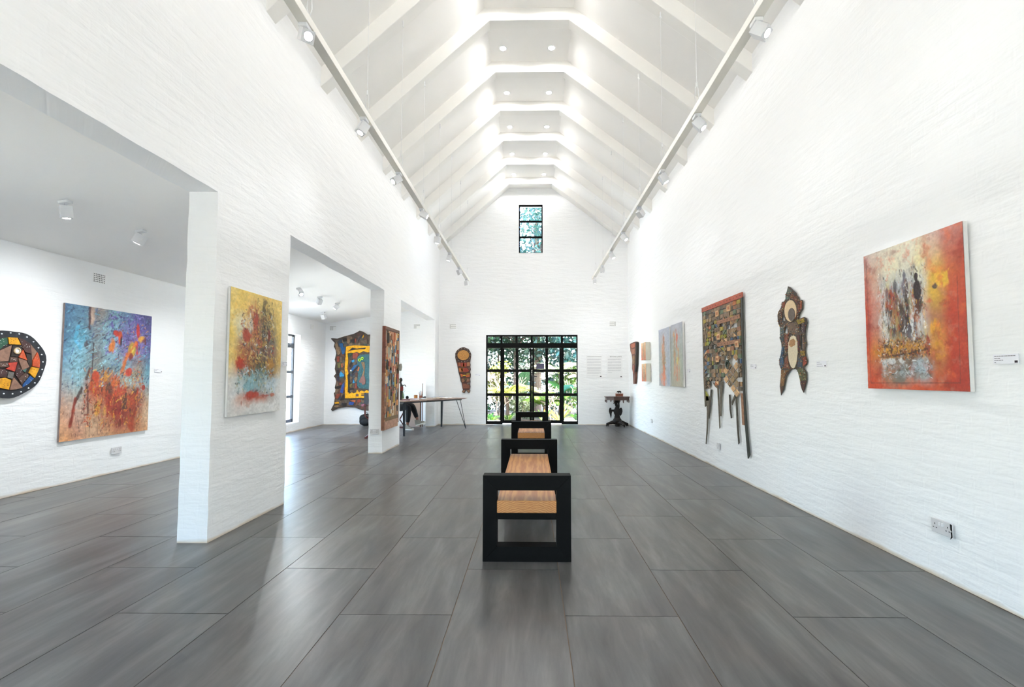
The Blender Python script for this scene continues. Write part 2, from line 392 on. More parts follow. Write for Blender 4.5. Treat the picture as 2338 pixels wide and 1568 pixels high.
for li, (a, b, c, d) in enumerate([(340, 365, 775, 808), (812, 845, 1252, 1283)]):
    mid = (548, 593) if li == 0 else (1025, 1070); mb = MB()
    rect(mb, *R2(a, 287, b, 1500), -.022, .022); rect(mb, *R2(c, 287, d, 1500), -.022, .022); rect(mb, *R2(mid[0], 287, mid[1], 1500), -.022, .022)
    for y0, y1 in [(628, 676), (1016, 1062), (1450, 1500)]: rect(mb, *R2(b, y0, c, y1), -.020, .020)
    lf = mb.build('door_leaf', BLACK, d1)
    for p, q in [(b, mid[0]), (mid[1], c)]:
        for y0, y1 in [(285, 628), (676, 1016), (1062, 1450)]: pane(lf, (p, y0, q, y1))
    if li == 1:
        hx, hz = dz(826, 748)
        h = MB().tube([(hx, -.022, hz), (hx, -.06, hz)], .010).tube([(hx-.005, -.06, hz), (hx + .11, -.06, hz)], .009).cbox((hx, -.024, hz - .03), (.03, .006, .17))
        h.build('handle', M('2a2a2c', .3, .1, 8, metal=.8), lf)
nz = dz(880, 535), dz(1006, 626)
tag(MB().box((nz[0][0], YF + .041, nz[1][1]), (nz[1][0], YF + .047, nz[0][1])).build('notice_card', M('4c4a63', .6, .08, 6)),
    'small slate purple notice card on the glass of the entrance doors', 'notice')
# high gable window
w1 = thing('window_1', 'tall black framed three pane window high in the gable', 'window', (0, YF + .05, WIN1[2]), kind='structure')
a, b, c, d = WIN1; H1 = d - c; f_ = MB()
f_.box((a, -.025, 0), (a+.03, .025, H1)).box((b-.03, -.025, 0), (b, .025, H1)).box((a+.03, -.025, H1-.04), (b-.03, .025, H1)).box((a+.03, -.025, 0), (b-.03, .025, .025))
for zz in (.445, .875): f_.box((a+.03, -.022, zz-.024), (b-.03, .022, zz+.024))
f_.build('window_frame', BLACK, w1)
for z0, z1 in ((.025, .421), (.469, .851), (.899, H1-.04)): MB().box((a+.028, -.003, z0-.003), (b-.028, .003, z1+.003)).build('pane', GLASS, w1)
MB().box((a, -.05, -.02), (b, -.026, .012)).build('window_sill', WHITEP, w1)
# side room window, then two unseen ones added for daylight
for wi, (a, b, lab) in enumerate([(WIN2[0], WIN2[1], 'tall black framed window in the side room wall near the far corner'), (7.98, 8.92, 'unseen side room window behind the first pier, added for daylight'), (2.03, 2.97, 'unseen side room window left of the view, added for daylight')]):
    w2 = thing('window_%d' % (wi + 2), lab, 'window', (XS - .17, 0, WIN2[2]), kind='structure')
    H2 = WIN2[3] - WIN2[2]; f_ = MB()
    f_.box((-.025, a, 0), (.025, a+.045, H2)).box((-.025, b-.045, 0), (.025, b, H2)).box((-.025, a, H2-.045), (.025, b, H2)).box((-.025, a, 0), (.025, b, .07))
    for zz, t in ((.60, .03), (1.18, .03), (1.80, .055)): f_.box((-.022, a+.045, zz-t), (.022, b-.045, zz+t))
    f_.box((-.02, (a+b)/2-.025, .07), (.02, (a+b)/2+.025, H2-.045))
    f_.build('window_frame', M('2c2d33', .4, .1, 8), w2)
    for z0, z1 in ((.07, .57), (.63, 1.15), (1.21, 1.745), (1.855, H2-.045)):
        for y0, y1 in ((a+.045, (a+b)/2-.025), ((a+b)/2+.025, b-.045)): MB().box((-.003, y0-.003, z0-.003), (.003, y1+.003, z1+.003)).build('pane', GLASS, w2)
# unseen glazed doors behind the viewer, added to let in daylight
d2 = thing('added_door_2', 'unseen black framed glass doors in the back wall, added for daylight', 'door', (0, YB - .1, 0), kind='structure'); f_ = MB()
XD = (-.825, -.42, 0, .42, .825)
for x in XD: f_.box((x-.025, -.025, 0), (x+.025, .025, 2.2))
for z in (.03, .72, 1.45, 2.17): f_.box((-.85, -.02, z-.025), (.85, .02, z+.025))
f_.build('frame', BLACK, d2)
for i in range(4):
    for z0, z1 in ((.055, .695), (.745, 1.425), (1.475, 2.145)): MB().box((XD[i]+.024, -.003, z0-.001), (XD[i+1]-.024, .003, z1+.001)).build('pane', GLASS, d2)
# ------------------------------------------------------------------ lamps
LENS = emis('lit_lamp_lens', (1, .98, .95), 22.0); LENS_OFF = emis('lamp_lens_glow', (1, .97, .92), 5.0)
LAMPW = M('dcdddf', .35, .03, 8); SCREW = M('55575a', .4, .1, 8)
def spot_light(parent, power, angle=118, blend=1.0, r=.035, z=.0, col=(.94, .975, 1.0)):
    d = bpy.data.lights.new('bulb', 'SPOT'); d.energy = power; d.spot_size = R(angle); d.spot_blend = blend; d.shadow_soft_size = r
    d.color = col
    o = bpy.data.objects.new('bulb', d); COL.objects.link(o); o.parent = parent; o.location = (0, 0, z)
def spotlamp(name, label, cat, loc, aim, power, group, along_y=True, tilt=None, k=1.0, lens=None):
    """mount plate, stem, square head with round lens; local -z of the head is the beam"""
    t = thing(name, label, cat, loc, group=group)
    if tilt is not None: t.rotation_euler = (0, tilt, 0)
    mx, my = (.072, .105) if along_y else (.105, .072)
    MB().cbox((0, 0, -.016), (mx*k, my*k, .028)).build('mount', LAMPW, t, bevel=.004)
    MB().tube([(0, 0, -.03), (0, 0, -.085*k)], .011*k, 10).build('stem', LAMPW, t)
    aim = Vector(aim).normalized()
    c = Vector((0, 0, -.085*k)) + aim * .035 * k
    h = bpy.data.objects.new('head', None); q = aim.to_track_quat('-Z', 'Y')
    mb = MB(); w, l = .052*k, .075*k
    mb.box((-w, -w, -l), (w, w, l*.72))
    for sx in (-1, 1):
        for sy in (-1, 1): mb.cbox((sx*w*.86, sy*w*.86, -l), (.010*k, .010*k, .004))
    hd = mb.build('head', LAMPW, t, bevel=.004); hd.location = c; hd.rotation_mode = 'QUATERNION'; hd.rotation_quaternion = q
    MB().lathe([(w*.66, -l - .004), (w*.66, -l - .001)], 24).build('lens', lens or LENS, hd)
    MB().lathe([(w*.74, -l - .003), (w*.74, -l - .0005)], 24).build('lens_ring', SCREW, hd)
    if power: spot_light(hd, power, 135 if k > .81 else 118, z=-l - .012)
    return t
ORD = ['nearest', 'second', 'third', 'fourth', 'fifth', 'sixth', 'seventh', 'farthest']
AIM_L = [(.55, -.62, -.55), (-.30, -.30, -.9), (-.55, -.5, -.6), (.85, .05, -.5), (-.12, .05, -1), (-.25, -.05, -.95), (.3, .35, -.9), (.05, .33, -1)]
AIM_R = [(.5, -.5, -.62), (.55, -.28, -.75), (.5, -.05, -.85), (.62, .45, -.62), (.45, -.4, -.75), (.45, -.25, -.82), (.2, .35, -.9), (.05, .28, -1)]
def track(side, X, z0, z1, y_last):
    s = -1 if X < 0 else 1
    t = thing('light_track', 'long white suspended lighting trunking along the %s wall of the hall' % ('arcaded left' if s < 0 else 'solid right'), 'light track', (X, 0, 0), group='suspended lighting tracks')
    zz = lambda y: z0 + (z1 - z0) * (y - 3.1) / 8.1
    ya, yb = -1.6, y_last + .30
    v = [(-.036, ya, zz(ya)), (.036, ya, zz(ya)), (.036, ya, zz(ya)+.062), (-.036, ya, zz(ya)+.062), (-.036, yb, zz(yb)), (.036, yb, zz(yb)), (.036, yb, zz(yb)+.062), (-.036, yb, zz(yb)+.062)]
    MB().add(v, [(0,1,2,3), (4,7,6,5), (0,4,5,1), (1,5,6,2), (2,6,7,3), (3,7,4,0)]).build('trunking', CREAMRAIL, t, bevel=.003)
    CW = M('e4e4e4', .4, .03, 8)
    for kk in range(-4, 5):
        y = 6.53 + 1.152 * kk + .06
        if not ya < y < yb: continue
        zt = zl(X) if s < 0 else zr(X)
        ox = -s * .020
        cab = MB().tube([(ox, y, zz(y) + .25), (ox, y, zt - .02)], .0016, 6).build('suspension_cable', CW, t)
        lp = MB()
        lp.tube([(ox, y, zz(y)+.062), (ox-.018, y, zz(y)+.13), (ox-.012, y, zz(y)+.22), (ox, y, zz(y)+.25)], .0028, 6)
        lp.tube([(ox, y, zz(y)+.062), (ox+.018, y, zz(y)+.13), (ox+.012, y, zz(y)+.22), (ox, y, zz(y)+.25)], .0028, 6)
        lp.tube([(ox, y, zz(y)+.235), (ox, y, zz(y)+.275)], .008, 8)
        lp.build('cable_loop', CW, cab)
        MB().tube([(ox, y, zt + .005), (ox, y, zt - .05)], .007, 8).ball((ox, y, zt - .06), (.012, .012, .016), 8, 6).build('ceiling_hook', CW, cab)
    return zz
YL = [3.12, 4.27, 5.42, 6.58, 7.72, 8.86, 10.02, 11.17]; YR = [3.17, 4.35, 5.54, 6.74, 7.93, 9.12, 10.31, 11.50]
zz = track('left', -1.55, 3.668, 3.590, YL[-1])
for i, y in enumerate(YL):
    spotlamp('track_spotlight', '%s white square spotlight on the left suspended track' % ORD[i], 'spotlight', (-1.55, y, zz(y)), AIM_L[i], P_TRACK * (4.5 if i > 5 else 1.5), 'spotlights on the left track', k=.80, lens=LENS)
zz = track('right', 1.55, 3.716, 3.700, YR[-1])
for i, y in enumerate(YR):
    spotlamp('track_spotlight', '%s white square spotlight on the right suspended track' % ORD[i], 'spotlight', (1.55, y, zz(y)), AIM_R[i], P_TRACK * (4.5 if i > 5 else .9), 'spotlights on the right track', k=.80, lens=LENS)
for i, y in enumerate((1.95, .8)):     # unseen lamps added for light where the track goes on
    for X in (-1.55, 1.55):
        spotlamp('track_spotlight', '%s white square spotlight of the %s track, unseen and added for light' % (('next', 'last')[i], 'left' if X < 0 else 'right'), 'spotlight', (X, y, 3.676 if X < 0 else 3.72), (X * .12, .1, -.95), P_TRACK * .6, 'unseen spotlights added for light', k=.80)
# recessed downlights in the flat strip of the vault
BAYN = ['nearest', 'second nearest', 'middle', 'second farthest', 'farthest']
def downlight(x, y, label):
    t = thing('downlight', label, 'ceiling light', (x, y, ZB + dep), group='recessed downlights along the vault')
    MB().lathe([(.066, -.004), (.066, -.0005), (.045, -.0005)], 28).build('trim_ring', WHITEP, t)
    MB().lathe([(.046, -.0065), (.046, -.0041)], 28).build('lens', LENS, t)
    spot_light(t, P_DOWN, 176, .35, .05, -.014, (1, .985, .975))
for i, y in enumerate((7.36, 8.555, 9.76, 10.97, 12.11)):
    for x in (-.455, .325):
        downlight(x, y, '%s downlight of the %s bay of the vaulted ceiling' % ('left' if x < 0 else 'right', BAYN[i]))
for i, y in enumerate((6.15, 4.95, 3.75, 2.55, 1.3)):  # unseen downlights nearer the viewer, added to brighten the hall
    for x in (-.455, .325):
        downlight(x, y, '%s downlight of the %s vault bay, unseen overhead, added for light' % ('left' if x < 0 else 'right', ('sixth', 'seventh', 'eighth', 'ninth', 'tenth')[i]))
# spotlights on the side room ceiling
SIDE = [((-4.272, 4.22), (-.12, .1, -.95), 'square spotlight over the round shield, nearest on the side room ceiling'),
        ((-4.287, 5.08), (-.55, -.1, -.8), 'tilted square spotlight on the side room ceiling beside the blue painting'),
        ((-4.231, 8.52), (.5, -.5, -.75), 'lit spotlight nearest the yellow painting on the side room ceiling'),
        ((-4.264, 9.43), (-.62, .35, -.7), 'middle of the three spotlights in a row through the second opening'),
        ((-4.244, 10.25), (-.72, -.3, -.62), 'spotlight nearest the second pier on the side room ceiling'),
        ((-4.915, 11.05), (.05, .3, -.95), 'small farthest spotlight above the yellow framed collage')]
for (x, y), aim, lab in SIDE:
    spotlamp('ceiling_spotlight', lab, 'spotlight', (x, y, zs(x)), aim, P_SIDE, 'spotlights on the side room ceiling', along_y=False, tilt=-math.atan(.15), k=.82, lens=LENS)
for (x, y) in ((-4.27, 1.6), (-4.27, 6.8)):  # two more unseen spotlights, added to brighten the side room
    spotlamp('ceiling_spotlight', 'unseen side room spotlight %s, added for light' % ('beside the viewer' if y < 3 else 'behind the first pier'), 'spotlight', (x, y, zs(x)), (-.3, .1, -.9), P_SIDE, 'spotlights on the side room ceiling', along_y=False, tilt=-math.atan(.15), k=.82)
# ------------------------------------------------------------------ benches
def wood_material(name, c0, c1, along=(1, 1, 1), rings=6.0):
    m, nt, b = newmat(name); L = nt.links.new
    tc = nd(nt, 'ShaderNodeTexCoord'); mp = nd(nt, 'ShaderNodeMapping'); mp.inputs['Scale'].default_value = along
    L(tc.outputs['Object'], mp.inputs[0])
    wv = nd(nt, 'ShaderNodeTexWave', wave_type='RINGS', rings_direction='Y'); wv.inputs['Scale'].default_value = rings; wv.inputs['Distortion'].default_value = 5.0
    wv.inputs['Detail'].default_value = 3; wv.inputs['Detail Scale'].default_value = 1.2; L(mp.outputs[0], wv.inputs['Vector'])
    n = nd(nt, 'ShaderNodeTexNoise'); n.inputs['Scale'].default_value = 5; n.inputs['Detail'].default_value = 6; L(mp.outputs[0], n.inputs['Vector'])
    ad = nd(nt, 'ShaderNodeMath', operation='MULTIPLY_ADD'); L(wv.outputs['Fac'], ad.inputs[0]); ad.inputs[1].default_value = .5
    m2 = nd(nt, 'ShaderNodeMath', operation='MULTIPLY'); L(n.outputs['Fac'], m2.inputs[0]); m2.inputs[1].default_value = .5; L(m2.outputs[0], ad.inputs[2])
    cr = nd(nt, 'ShaderNodeValToRGB'); e = cr.color_ramp.elements; e[0].position = .2; e[0].color = (*lin(c0), 1); e[1].position = .75; e[1].color = (*lin(c1), 1)
    L(ad.outputs[0], cr.inputs[0]); L(cr.outputs[0], b.inputs['Base Color']); b.inputs['Roughness'].default_value = .42
    bp = nd(nt, 'ShaderNodeBump'); bp.inputs['Strength'].default_value = .12; bp.inputs['Distance'].default_value = .003; L(ad.outputs[0], bp.inputs['Height']); L(bp.outputs[0], b.inputs['Normal'])
    return m
BWOOD = wood_material('honey_oak', 'a4652e', 'c68c4e', (1, .10, 1), 24.0)
def bench(label, cx, y0, length, rz):
    t = thing('bench', label, 'bench', (cx, y0 + length / 2, 0), rz, 'benches along the middle of the hall')
    xl, xr, il, ir, Ht = -.3035, .3035, -.206, .204, .583
    for e, yy in enumerate((-length/2, length/2 - .10)):
        fo = bpy.data.objects.new('end_frame', None); COL.objects.link(fo); fo.parent = t; fo.location = (0, yy, 0); fo.empty_display_size = .05
        P_ = [[(xl, 0), (xr, 0), (ir, .101), (il, .101)], [(xr, 0), (xr, Ht), (ir, .482), (ir, .101)],
              [(xr, Ht), (xl, Ht), (il, .482), (ir, .482)], [(xl, Ht), (xl, 0), (il, .101), (il, .482)]]
        for q in P_: MB().prism(q, -.10, 0, M4=XZ).build('frame_member', STEEL, fo, bevel=.0012)
        MB().box((il, .004, .284), (ir, .096, .331)).build('seat_support', STEEL, fo)
    s = MB().box((-.205, -length/2 - .012, .3315), (.203, length/2 + .012, .415)).build('seat_plank', BWOOD, t, bevel=.004)
    return t
bench('nearest black steel framed bench with thick honey oak seat plank', -.029, 3.31, 1.965, R(-.2))
bench('farther black steel framed bench with oak seat near the glass doors', -.001, 7.26, 2.03, R(-.2))
# ------------------------------------------------------------------ desk across the third opening
d_, n_ = Vector((.556, .831, 0)), Vector((-.831, .556, 0))
RFc = Vector((-1.575, 11.665, 0)); DL, DW = 2.02, .86
ang = math.atan2(d_.y, d_.x)
desk = thing('desk', 'long pale wooden desk on slim black legs standing in the far archway', 'desk', RFc - d_ * DL / 2 + n_ * DW / 2, ang)
DTOP = wood_material('pale_desk_wood', '94786a', 'bda08c', (.25, 1, 1), 5.0); DLEG = M('20242a', .4, .15, 10, metal=.4)
hx, hy = DL/2, DW/2
tp = MB(); ins = .05
v = [(-hx,-hy,.75), (hx,-hy,.75), (hx,hy,.75), (-hx,hy,.75), (-hx,-hy,.743), (hx,-hy,.743), (hx,hy,.743), (-hx,hy,.743),
     (-hx+ins,-hy+ins,.722), (hx-ins,-hy+ins,.722), (hx-ins,hy-ins,.722), (-hx+ins,hy-ins,.722)]
tp.add(v, [(0,1,2,3), (0,4,5,1), (1,5,6,2), (2,6,7,3), (3,7,4,0), (4,8,9,5), (5,9,10,6), (6,10,11,7), (7,11,8,4), (11,10,9,8)]).build('desk_top', DTOP, desk)
ap = MB()
for y in (-hy+.09, hy-.09): ap.cbox((0, y, .709), (DL-.22, .022, .026))
for x in (-hx+.11, hx-.11): ap.cbox((x, 0, .709), (.022, DW-.18, .026))
ap.build('under_frame', DLEG, desk)
def hairpin(fx, fy, tx, ty, dx, dy, flat=False):
    mb = MB()
    if flat:
        mb.tube([(fx, fy, 0), (tx, ty, .7)], [.020, .034], 4, flat=.7)
        mb.cbox((fx, fy, .006), (.03, .03, .012))
    else:
        for s in (-1, 1): mb.tube([(fx, fy, .008), (fx + (tx-fx)*.06 + s*dx*.08, fy + (ty-fy)*.06 + s*dy*.08, .045), (tx + s*dx, ty + s*dy, .70)], .0075, 8)
        mb.ball((fx, fy, .010), (.011, .011, .010), 8, 6)
        mb.tube([(tx-dx, ty-dy, .70), (tx+dx, ty+dy, .70)], .0075, 8)
    mb.build('leg', DLEG, desk)
hairpin(hx-.03, -hy+.02, hx-.20, -hy+.11, .038, -.030)
hairpin(-hx+.12, -hy+.10, -hx+.13, -hy+.12, .05, .03, True)
hairpin(hx-.06, hy-.05, hx-.09, hy-.09, .03, .05, True)
hairpin(-hx+.05, hy-.03, -hx+.18, hy-.11, .05, .03)
def on_desk(px, py): 
    p = at(px, py, 2, .75); return p
# things on the desk
def desk_pt(l, w): return RFc - d_ * l + n_ * w + Vector((0, 0, .75))
def loc_at(l, w): p = desk_pt(l, w); return (p.x, p.y, .7502)
# papers, near the right end
PAPER = M('e9e7e4', .7, .03, 20); PRINT = M('9ea3ad', .7, .35, 30)
for i, (l, w, a, mat, lab) in enumerate([(.22, .40, .2, PAPER, 'white sheet of paper nearest the right end of the desk'), (.42, .58, -.3, PRINT, 'grey printed leaflet lying among papers on the desk'),
        (.55, .30, .5, PAPER, 'white open brochure in the middle of the desk papers'), (.82, .20, .1, M('d8c3a4', .7, .1, 20), 'tan paper folder near the front edge of the desk'),
        (1.16, .45, -.2, PAPER, 'white sheet beside the tan folder on the desk')]):
    t = thing('paper_sheet', lab, 'paper', loc_at(l, w), ang + a, 'papers spread on the desk')
    mb = MB(); nx = 7
    for q in range(nx):
        x0, x1 = -.15 + .3*q/nx, -.15 + .3*(q+1)/nx; z = lambda x: .0125*(i % 2) + .006*(i == 4) + .0046 + .010*math.cos(x*16 + i)**2
        mb.add([(x0,-.105,z(x0)), (x1,-.105,z(x1)), (x1,.105,z(x1)), (x0,.105,z(x0)), (x0,-.105,z(x0)-.0045), (x1,-.105,z(x1)-.0045), (x1,.105,z(x1)-.0045), (x0,.105,z(x0)-.0045)],
               [(0,1,2,3), (7,6,5,4), (0,4,5,1), (2,6,7,3), (1,5,6,2), (3,7,4,0)])
    mb.build('sheet', mat, t)
t = thing('stapler', 'small black stapler on the far side of the desk', 'stapler', loc_at(.70, .76), ang + .3)
MB().box((-.06, -.015, 0), (.06, .015, .012)).build('base', BLACK, t, bevel=.003)
MB().prism([(-.06, .014), (.05, .014), (.06, .03), (.02, .045), (-.055, .03)], -.014, .014, M4=Matrix(((1,0,0,0),(0,0,-1,0),(0,1,0,0),(0,0,0,1)))).build('arm', M('33353a', .4, .1, 9), t, bevel=.003)
p = at(951.5, 909, 2, .75)
t = thing('tin', 'round ochre wooden pot standing on the desk', 'pot', (p.x, p.y - .1, .7502))
MB().lathe([(.040, 0), (.043, .01), (.043, .075), (.036, .082), (.030, .082), (.030, .012)], 20).build('pot_body', M('b5772e', .5, .15, 9), t, smooth=40)
MB().lathe([(.0440, .06), (.0445, .068), (.0440, .074)], 20).build('rim_band', M('7c4a1e', .5, .15, 9), t)
p = at(963, 909, 2, .75)
t = thing('pencil_holder', 'brown leather pencil holder full of pens on the desk', 'pencil holder', (p.x, p.y - .12, .7502))
MB().lathe([(.036, 0), (.038, .07), (.033, .07), (.031, .008)], 18).build('cup', M('8a5238', .55, .15, 9), t, smooth=40)
for i in range(6):
    a = i * 1.05; e = Vector((math.cos(a)*.045, math.sin(a)*.045, .14 + .02*(i % 3)))
    MB().tube([(e.x*.2, e.y*.2, .012), tuple(e)], .0045, 6).build('pen', M(['3a2c2c', 'b06a4c', '5a6a80', 'a5482f', '2f2f33', 'c9a06a'][i], .5, .1, 9), t)
p = desk_pt(1.62, .22)
t = thing('book', 'dark red closed book lying on the left part of the desk', 'book', (p.x, p.y, .7502), ang + .1)
MB().box((-.15, -.11, .004), (.148, .108, .024)).build('pages', PAPER, t)
MB().box((-.152, -.112, 0), (.152, .112, .004)).box((-.152, -.112, .024), (.152, .112, .028)).box((-.156, -.112, 0), (-.15, .112, .028)).build('cover', M('6a2c2a', .5, .12, 9), t)
p = at(931, 911, 2, .75)
t = thing('round_stone', 'black round paperweight beside the glass vase on the desk', 'paperweight', (p.x, p.y - .05, .7502))
MB().ball((0, 0, .040), (.036, .036, .040), 16, 10).build('stone', BLACK, t, smooth=60)
MB().lathe([(.022, 0), (.022, .004)], 16).build('felt_base', M('2c2c2c', .9, .1, 9), t)
p = at(922, 912, 2, .75)
t = thing('glass_vase', 'clear glass bottle vase holding green stems on the desk', 'vase', (p.x, p.y - .1, .7502))
MB().lathe([(.038, 0), (.042, .01), (.042, .12), (.018, .17), (.016, .21), (.014, .21), (.016, .17), (.038, .12), (.038, .012)], 20).build('bottle', GLASS, t, smooth=40)
for i in range(5):
    a = i * 1.26; e = Vector((math.cos(a)*.05, math.sin(a)*.05, .20 + .03*(i % 3)))
    st = MB().tube([(e.x*.3, e.y*.3, .02), (e.x*.2, e.y*.2, .15), tuple(e)], .0022, 6).build('stem', M('5d7a3a', .6, .15, 9), t)
    lf = MB()
    for q in range(4):
        c = Vector((e.x*.25, e.y*.25, .06 + .035*q)) if q < 3 else e
        u = Vector((math.cos(a+q*2), math.sin(a+q*2), .5)) * .028; w = Vector((-u.y, u.x, 0)) * .35
        lf.add([tuple(c), tuple(c+u*.5+w), tuple(c+u), tuple(c+u*.5-w)], [(0,1,2,3)])
    lf.build('leaf_spray', M('6f8f4a', .5, .2, 9), st)
p = at(917, 913, 2, .75)
t = thing('carved_figurine', 'dark carved standing figurine with red cloth on the desk', 'figurine', (p.x - .01, p.y - .05, .7502))
DK = M('1f1714', .4, .25, 14, bump=.1)
MB().lathe([(.05, 0), (.05, .015), (.032, .03), (.036, .12), (.045, .20), (.052, .27), (.046, .33), (.022, .36), (.016, .40)], 16).build('body', DK, t, smooth=50)
MB().ball((0, 0, .445), (.036, .036, .046), 14, 10).build('figurine_head', DK, t, smooth=60)
MB().lathe([(.054, .20), (.058, .24), (.055, .30)], 16).build('red_cloth', M('7a2a22', .7, .2, 12), t, smooth=50)
MB().tube([(.04, .01, .32), (.085, .02, .335), (.11, .02, .30)], .010, 8).tube([(-.04, -.01, .32), (-.06, 0, .26), (-.02, .04, .22)], .010, 8).build('arms', DK, t, smooth=50)
# pinkish board and stick leaning behind the desk
t = thing('leaning_board', 'pale pink board with dark edge leaning behind the desk', 'board', (-2.80, 12.0, 0), 0)
MB().box((-.28, -.02, .004), (-.012, .012, .72)).build('panel', M('c9b2a4', .7, .06, 5), t)
MB().box((-.012, -.024, 0), (.012, .016, .72)).build('edge_strip', M('5f4334', .6, .15, 9), t)
t = thing('wooden_cane', 'thin brown wooden cane rising behind the desk', 'cane', (-2.768, 12.05, 0), 0)
MB().tube([(0, 0, .002), (0, .002, .6), (.002, .004, 1.08)], [.010, .010, .008], 8).build('shaft', M('6e4a36', .5, .15, 9), t, smooth=50)
MB().ball((.002, .004, 1.085), .011, 8, 6).build('knob', M('5a3a2a', .5, .15, 9), t, smooth=50)
# ------------------------------------------------------------------ folding chairs
RWOOD = M('5a2420', .45, .2, 10); CANVAS_D = M('15161a', .85, .12, 40); CANVAS_G = M('4a4d52', .85, .12, 40)
def director_chair(label, x, y, rz, fab):
    t = thing('folding_chair', label, 'chair', (x, y, 0), rz, 'wooden folding chairs')
    for s in (-1, 1):     # s: left/right side
        MB().cbox((0, s*.25, .018), (.42, .03, .036)).build('foot_rail', RWOOD, t, bevel=.003)
        MB().tube([(.17*1, s*.25, .03), (.17, -s*.25, .44)], .016, 4).build('leg', RWOOD, t)
        MB().tube([(-.17, s*.25, .03), (-.17, -s*.25, .44)], .016, 4).build('leg', RWOOD, t)
        MB().cbox((0, s*.25, .45), (.42, .03, .03)).build('seat_rail', RWOOD, t, bevel=.003)
        MB().cbox((-.19, s*.27, .70), (.028, .028, .47)).build('back_post', RWOOD, t, bevel=.003)
        MB().cbox((.17, s*.27, .555), (.028, .028, .21)).build('arm_post', RWOOD, t, bevel=.003)
        MB().cbox((-.01, s*.27, .668), (.40, .055, .02)).build('arm_rest', RWOOD, t, bevel=.004)
    mb = MB()
    for q in range(8):
        y0, y1 = -.25 + .5*q/8, -.25 + .5*(q+1)/8; z = lambda u: .462 - .028*math.cos(u*math.pi/.5)
        mb.add([(-.2,y0,z(y0)), (.2,y0,z(y0)), (.2,y1,z(y1)), (-.2,y1,z(y1)), (-.2,y0,z(y0)-.004), (.2,y0,z(y0)-.004), (.2,y1,z(y1)-.004), (-.2,y1,z(y1)-.004)],
               [(0,1,2,3), (7,6,5,4), (0,4,5,1), (2,6,7,3), (1,5,6,2), (3,7,4,0)])
    mb.build('canvas_seat', fab, t)
    MB().cbox((-.207, 0, .82), (.006, .57, .22)).box((-.21, -.288, .71), (-.17, -.284, .93)).box((-.21, .284, .71), (-.17, .288, .93)).build('canvas_back', fab, t)
    return t
fa = math.atan2(-.556, .831)
director_chair('dark red folding chair with black canvas seat under the person', -3.36, 11.56, R(-12), CANVAS_D)
director_chair('dark red folding chair with grey canvas half hidden by the second pier', -3.150, 9.94, R(90), CANVAS_G)
# ------------------------------------------------------------------ black bag
p = at(829, 972, 2, 0)
t = thing('backpack', 'black backpack on the floor below the yellow framed collage', 'bag', (-4.28, 12.28, 0), R(8))
mb = MB(); mb.ball((0, 0, .155), (.17, .13, .155), 20, 14); 
o = mb.build('bag_body', M('131417', .75, .3, 9, bump=.4), t, smooth=80)
for v in o.data.vertices:
    v.co.x = max(-.145, min(.145, v.co.x * 1.15)); v.co.y = max(-.10, min(.10, v.co.y * 1.1)); v.co.z = max(.002, v.co.z)
    v.co += noise.noise_vector(v.co * 14) * .008; v.co.z = max(.001, v.co.z)
MB().ball((0, -.105, .11), (.105, .04, .08), 14, 10).build('front_pocket', M('1b1c20', .75, .3, 9, bump=.4), t, smooth=80)
MB().tube([(-.04, .02, .30), (-.02, .02, .335), (.03, .02, .335), (.05, .02, .30)], .008, 8).build('grab_handle', BLACK, t, smooth=50)
# ------------------------------------------------------------------ carved pedestal table in the corner
CW_ = dull(M('1d1613', .5, .3, 16, bump=.35), .25); CT = M('4c3128', .4, .2, 10)
pt = thing('pedestal_table', 'dark carved pedestal table with bird figure base in the corner', 'table', (2.19, 12.22, 0))
oc = lambda r, sq=1: [(r*math.cos(R(22.5+45*i)), sq*r*math.sin(R(22.5+45*i))) for i in range(8)]
MB().prism(oc(.335, .85), .742, .762).build('table_top', CT, pt, bevel=.004)
ap = MB().prism(oc(.315, .85), .672, .742).build('apron', CT, pt, bevel=.003)
for i in range(8):
    x, y = oc(.305, .85)[i]
    MB().lathe([(.004, .605), (.014, .618), (.010, .632), (.018, .645), (.014, .672)], 10, (x, y, 0)).build('pendant', CT, ap, smooth=50)
MB().lathe([(.10, .10), (.115, .13), (.11, .17), (.085, .205), (.075, .22)], 18).build('base_ball', CW_, pt, smooth=50)
bd = MB().lathe([(.07, .21), (.075, .24), (.062, .28), (.085, .34), (.09, .39), (.075, .44), (.05, .48)], 16, sq=(1, .85)).build('bird_body', CW_, pt, smooth=60)
MB().tube([(-.01, 0, .46), (.0, 0, .51), (-.025, -.01, .56), (-.02, -.01, .60)], [.05, .042, .04, .035], 12).build('bird_neck', CW_, bd, smooth=60)
MB().ball((-.03, -.015, .60), (.045, .035, .035), 12, 8).tube([(-.06, -.02, .60), (-.09, -.03, .59), (-.10, -.03, .57)], [.02, .012, .003], 8).build('bird_head', CW_, bd, smooth=60)
for s in (-1, 1):
    wl = .205 if s < 0 else .13
    o = wl; top = .46 if s < 0 else .455; low = .20 if s < 0 else .27
    pts = [(s*.05, .40), (s*.09, .43), (s*(wl-.06), .425), (s*(wl-.055), .47), (s*(wl-.02), .475), (s*wl, .44), (s*(wl+.005), .38), (s*(wl-.02), .30), (s*(wl-.045), low), (s*(wl-.06), .27), (s*(wl-.065), .33), (s*(wl-.08), .38), (s*.06, .36)]
    MB().prism(pts, -.02, .02, M4=XZ).build('wing', CW_, pt, bevel=.008)
MB().lathe([(.065, .60), (.075, .625), (.055, .64), (.08, .655), (.10, .672)], 16).build('capital', CW_, pt, smooth=50)
MB().tube([(.035, 0, .45), (.05, .0, .52), (.04, 0, .60)], [.022, .016, .022], 8).build('scroll_brace', CW_, pt, smooth=50)
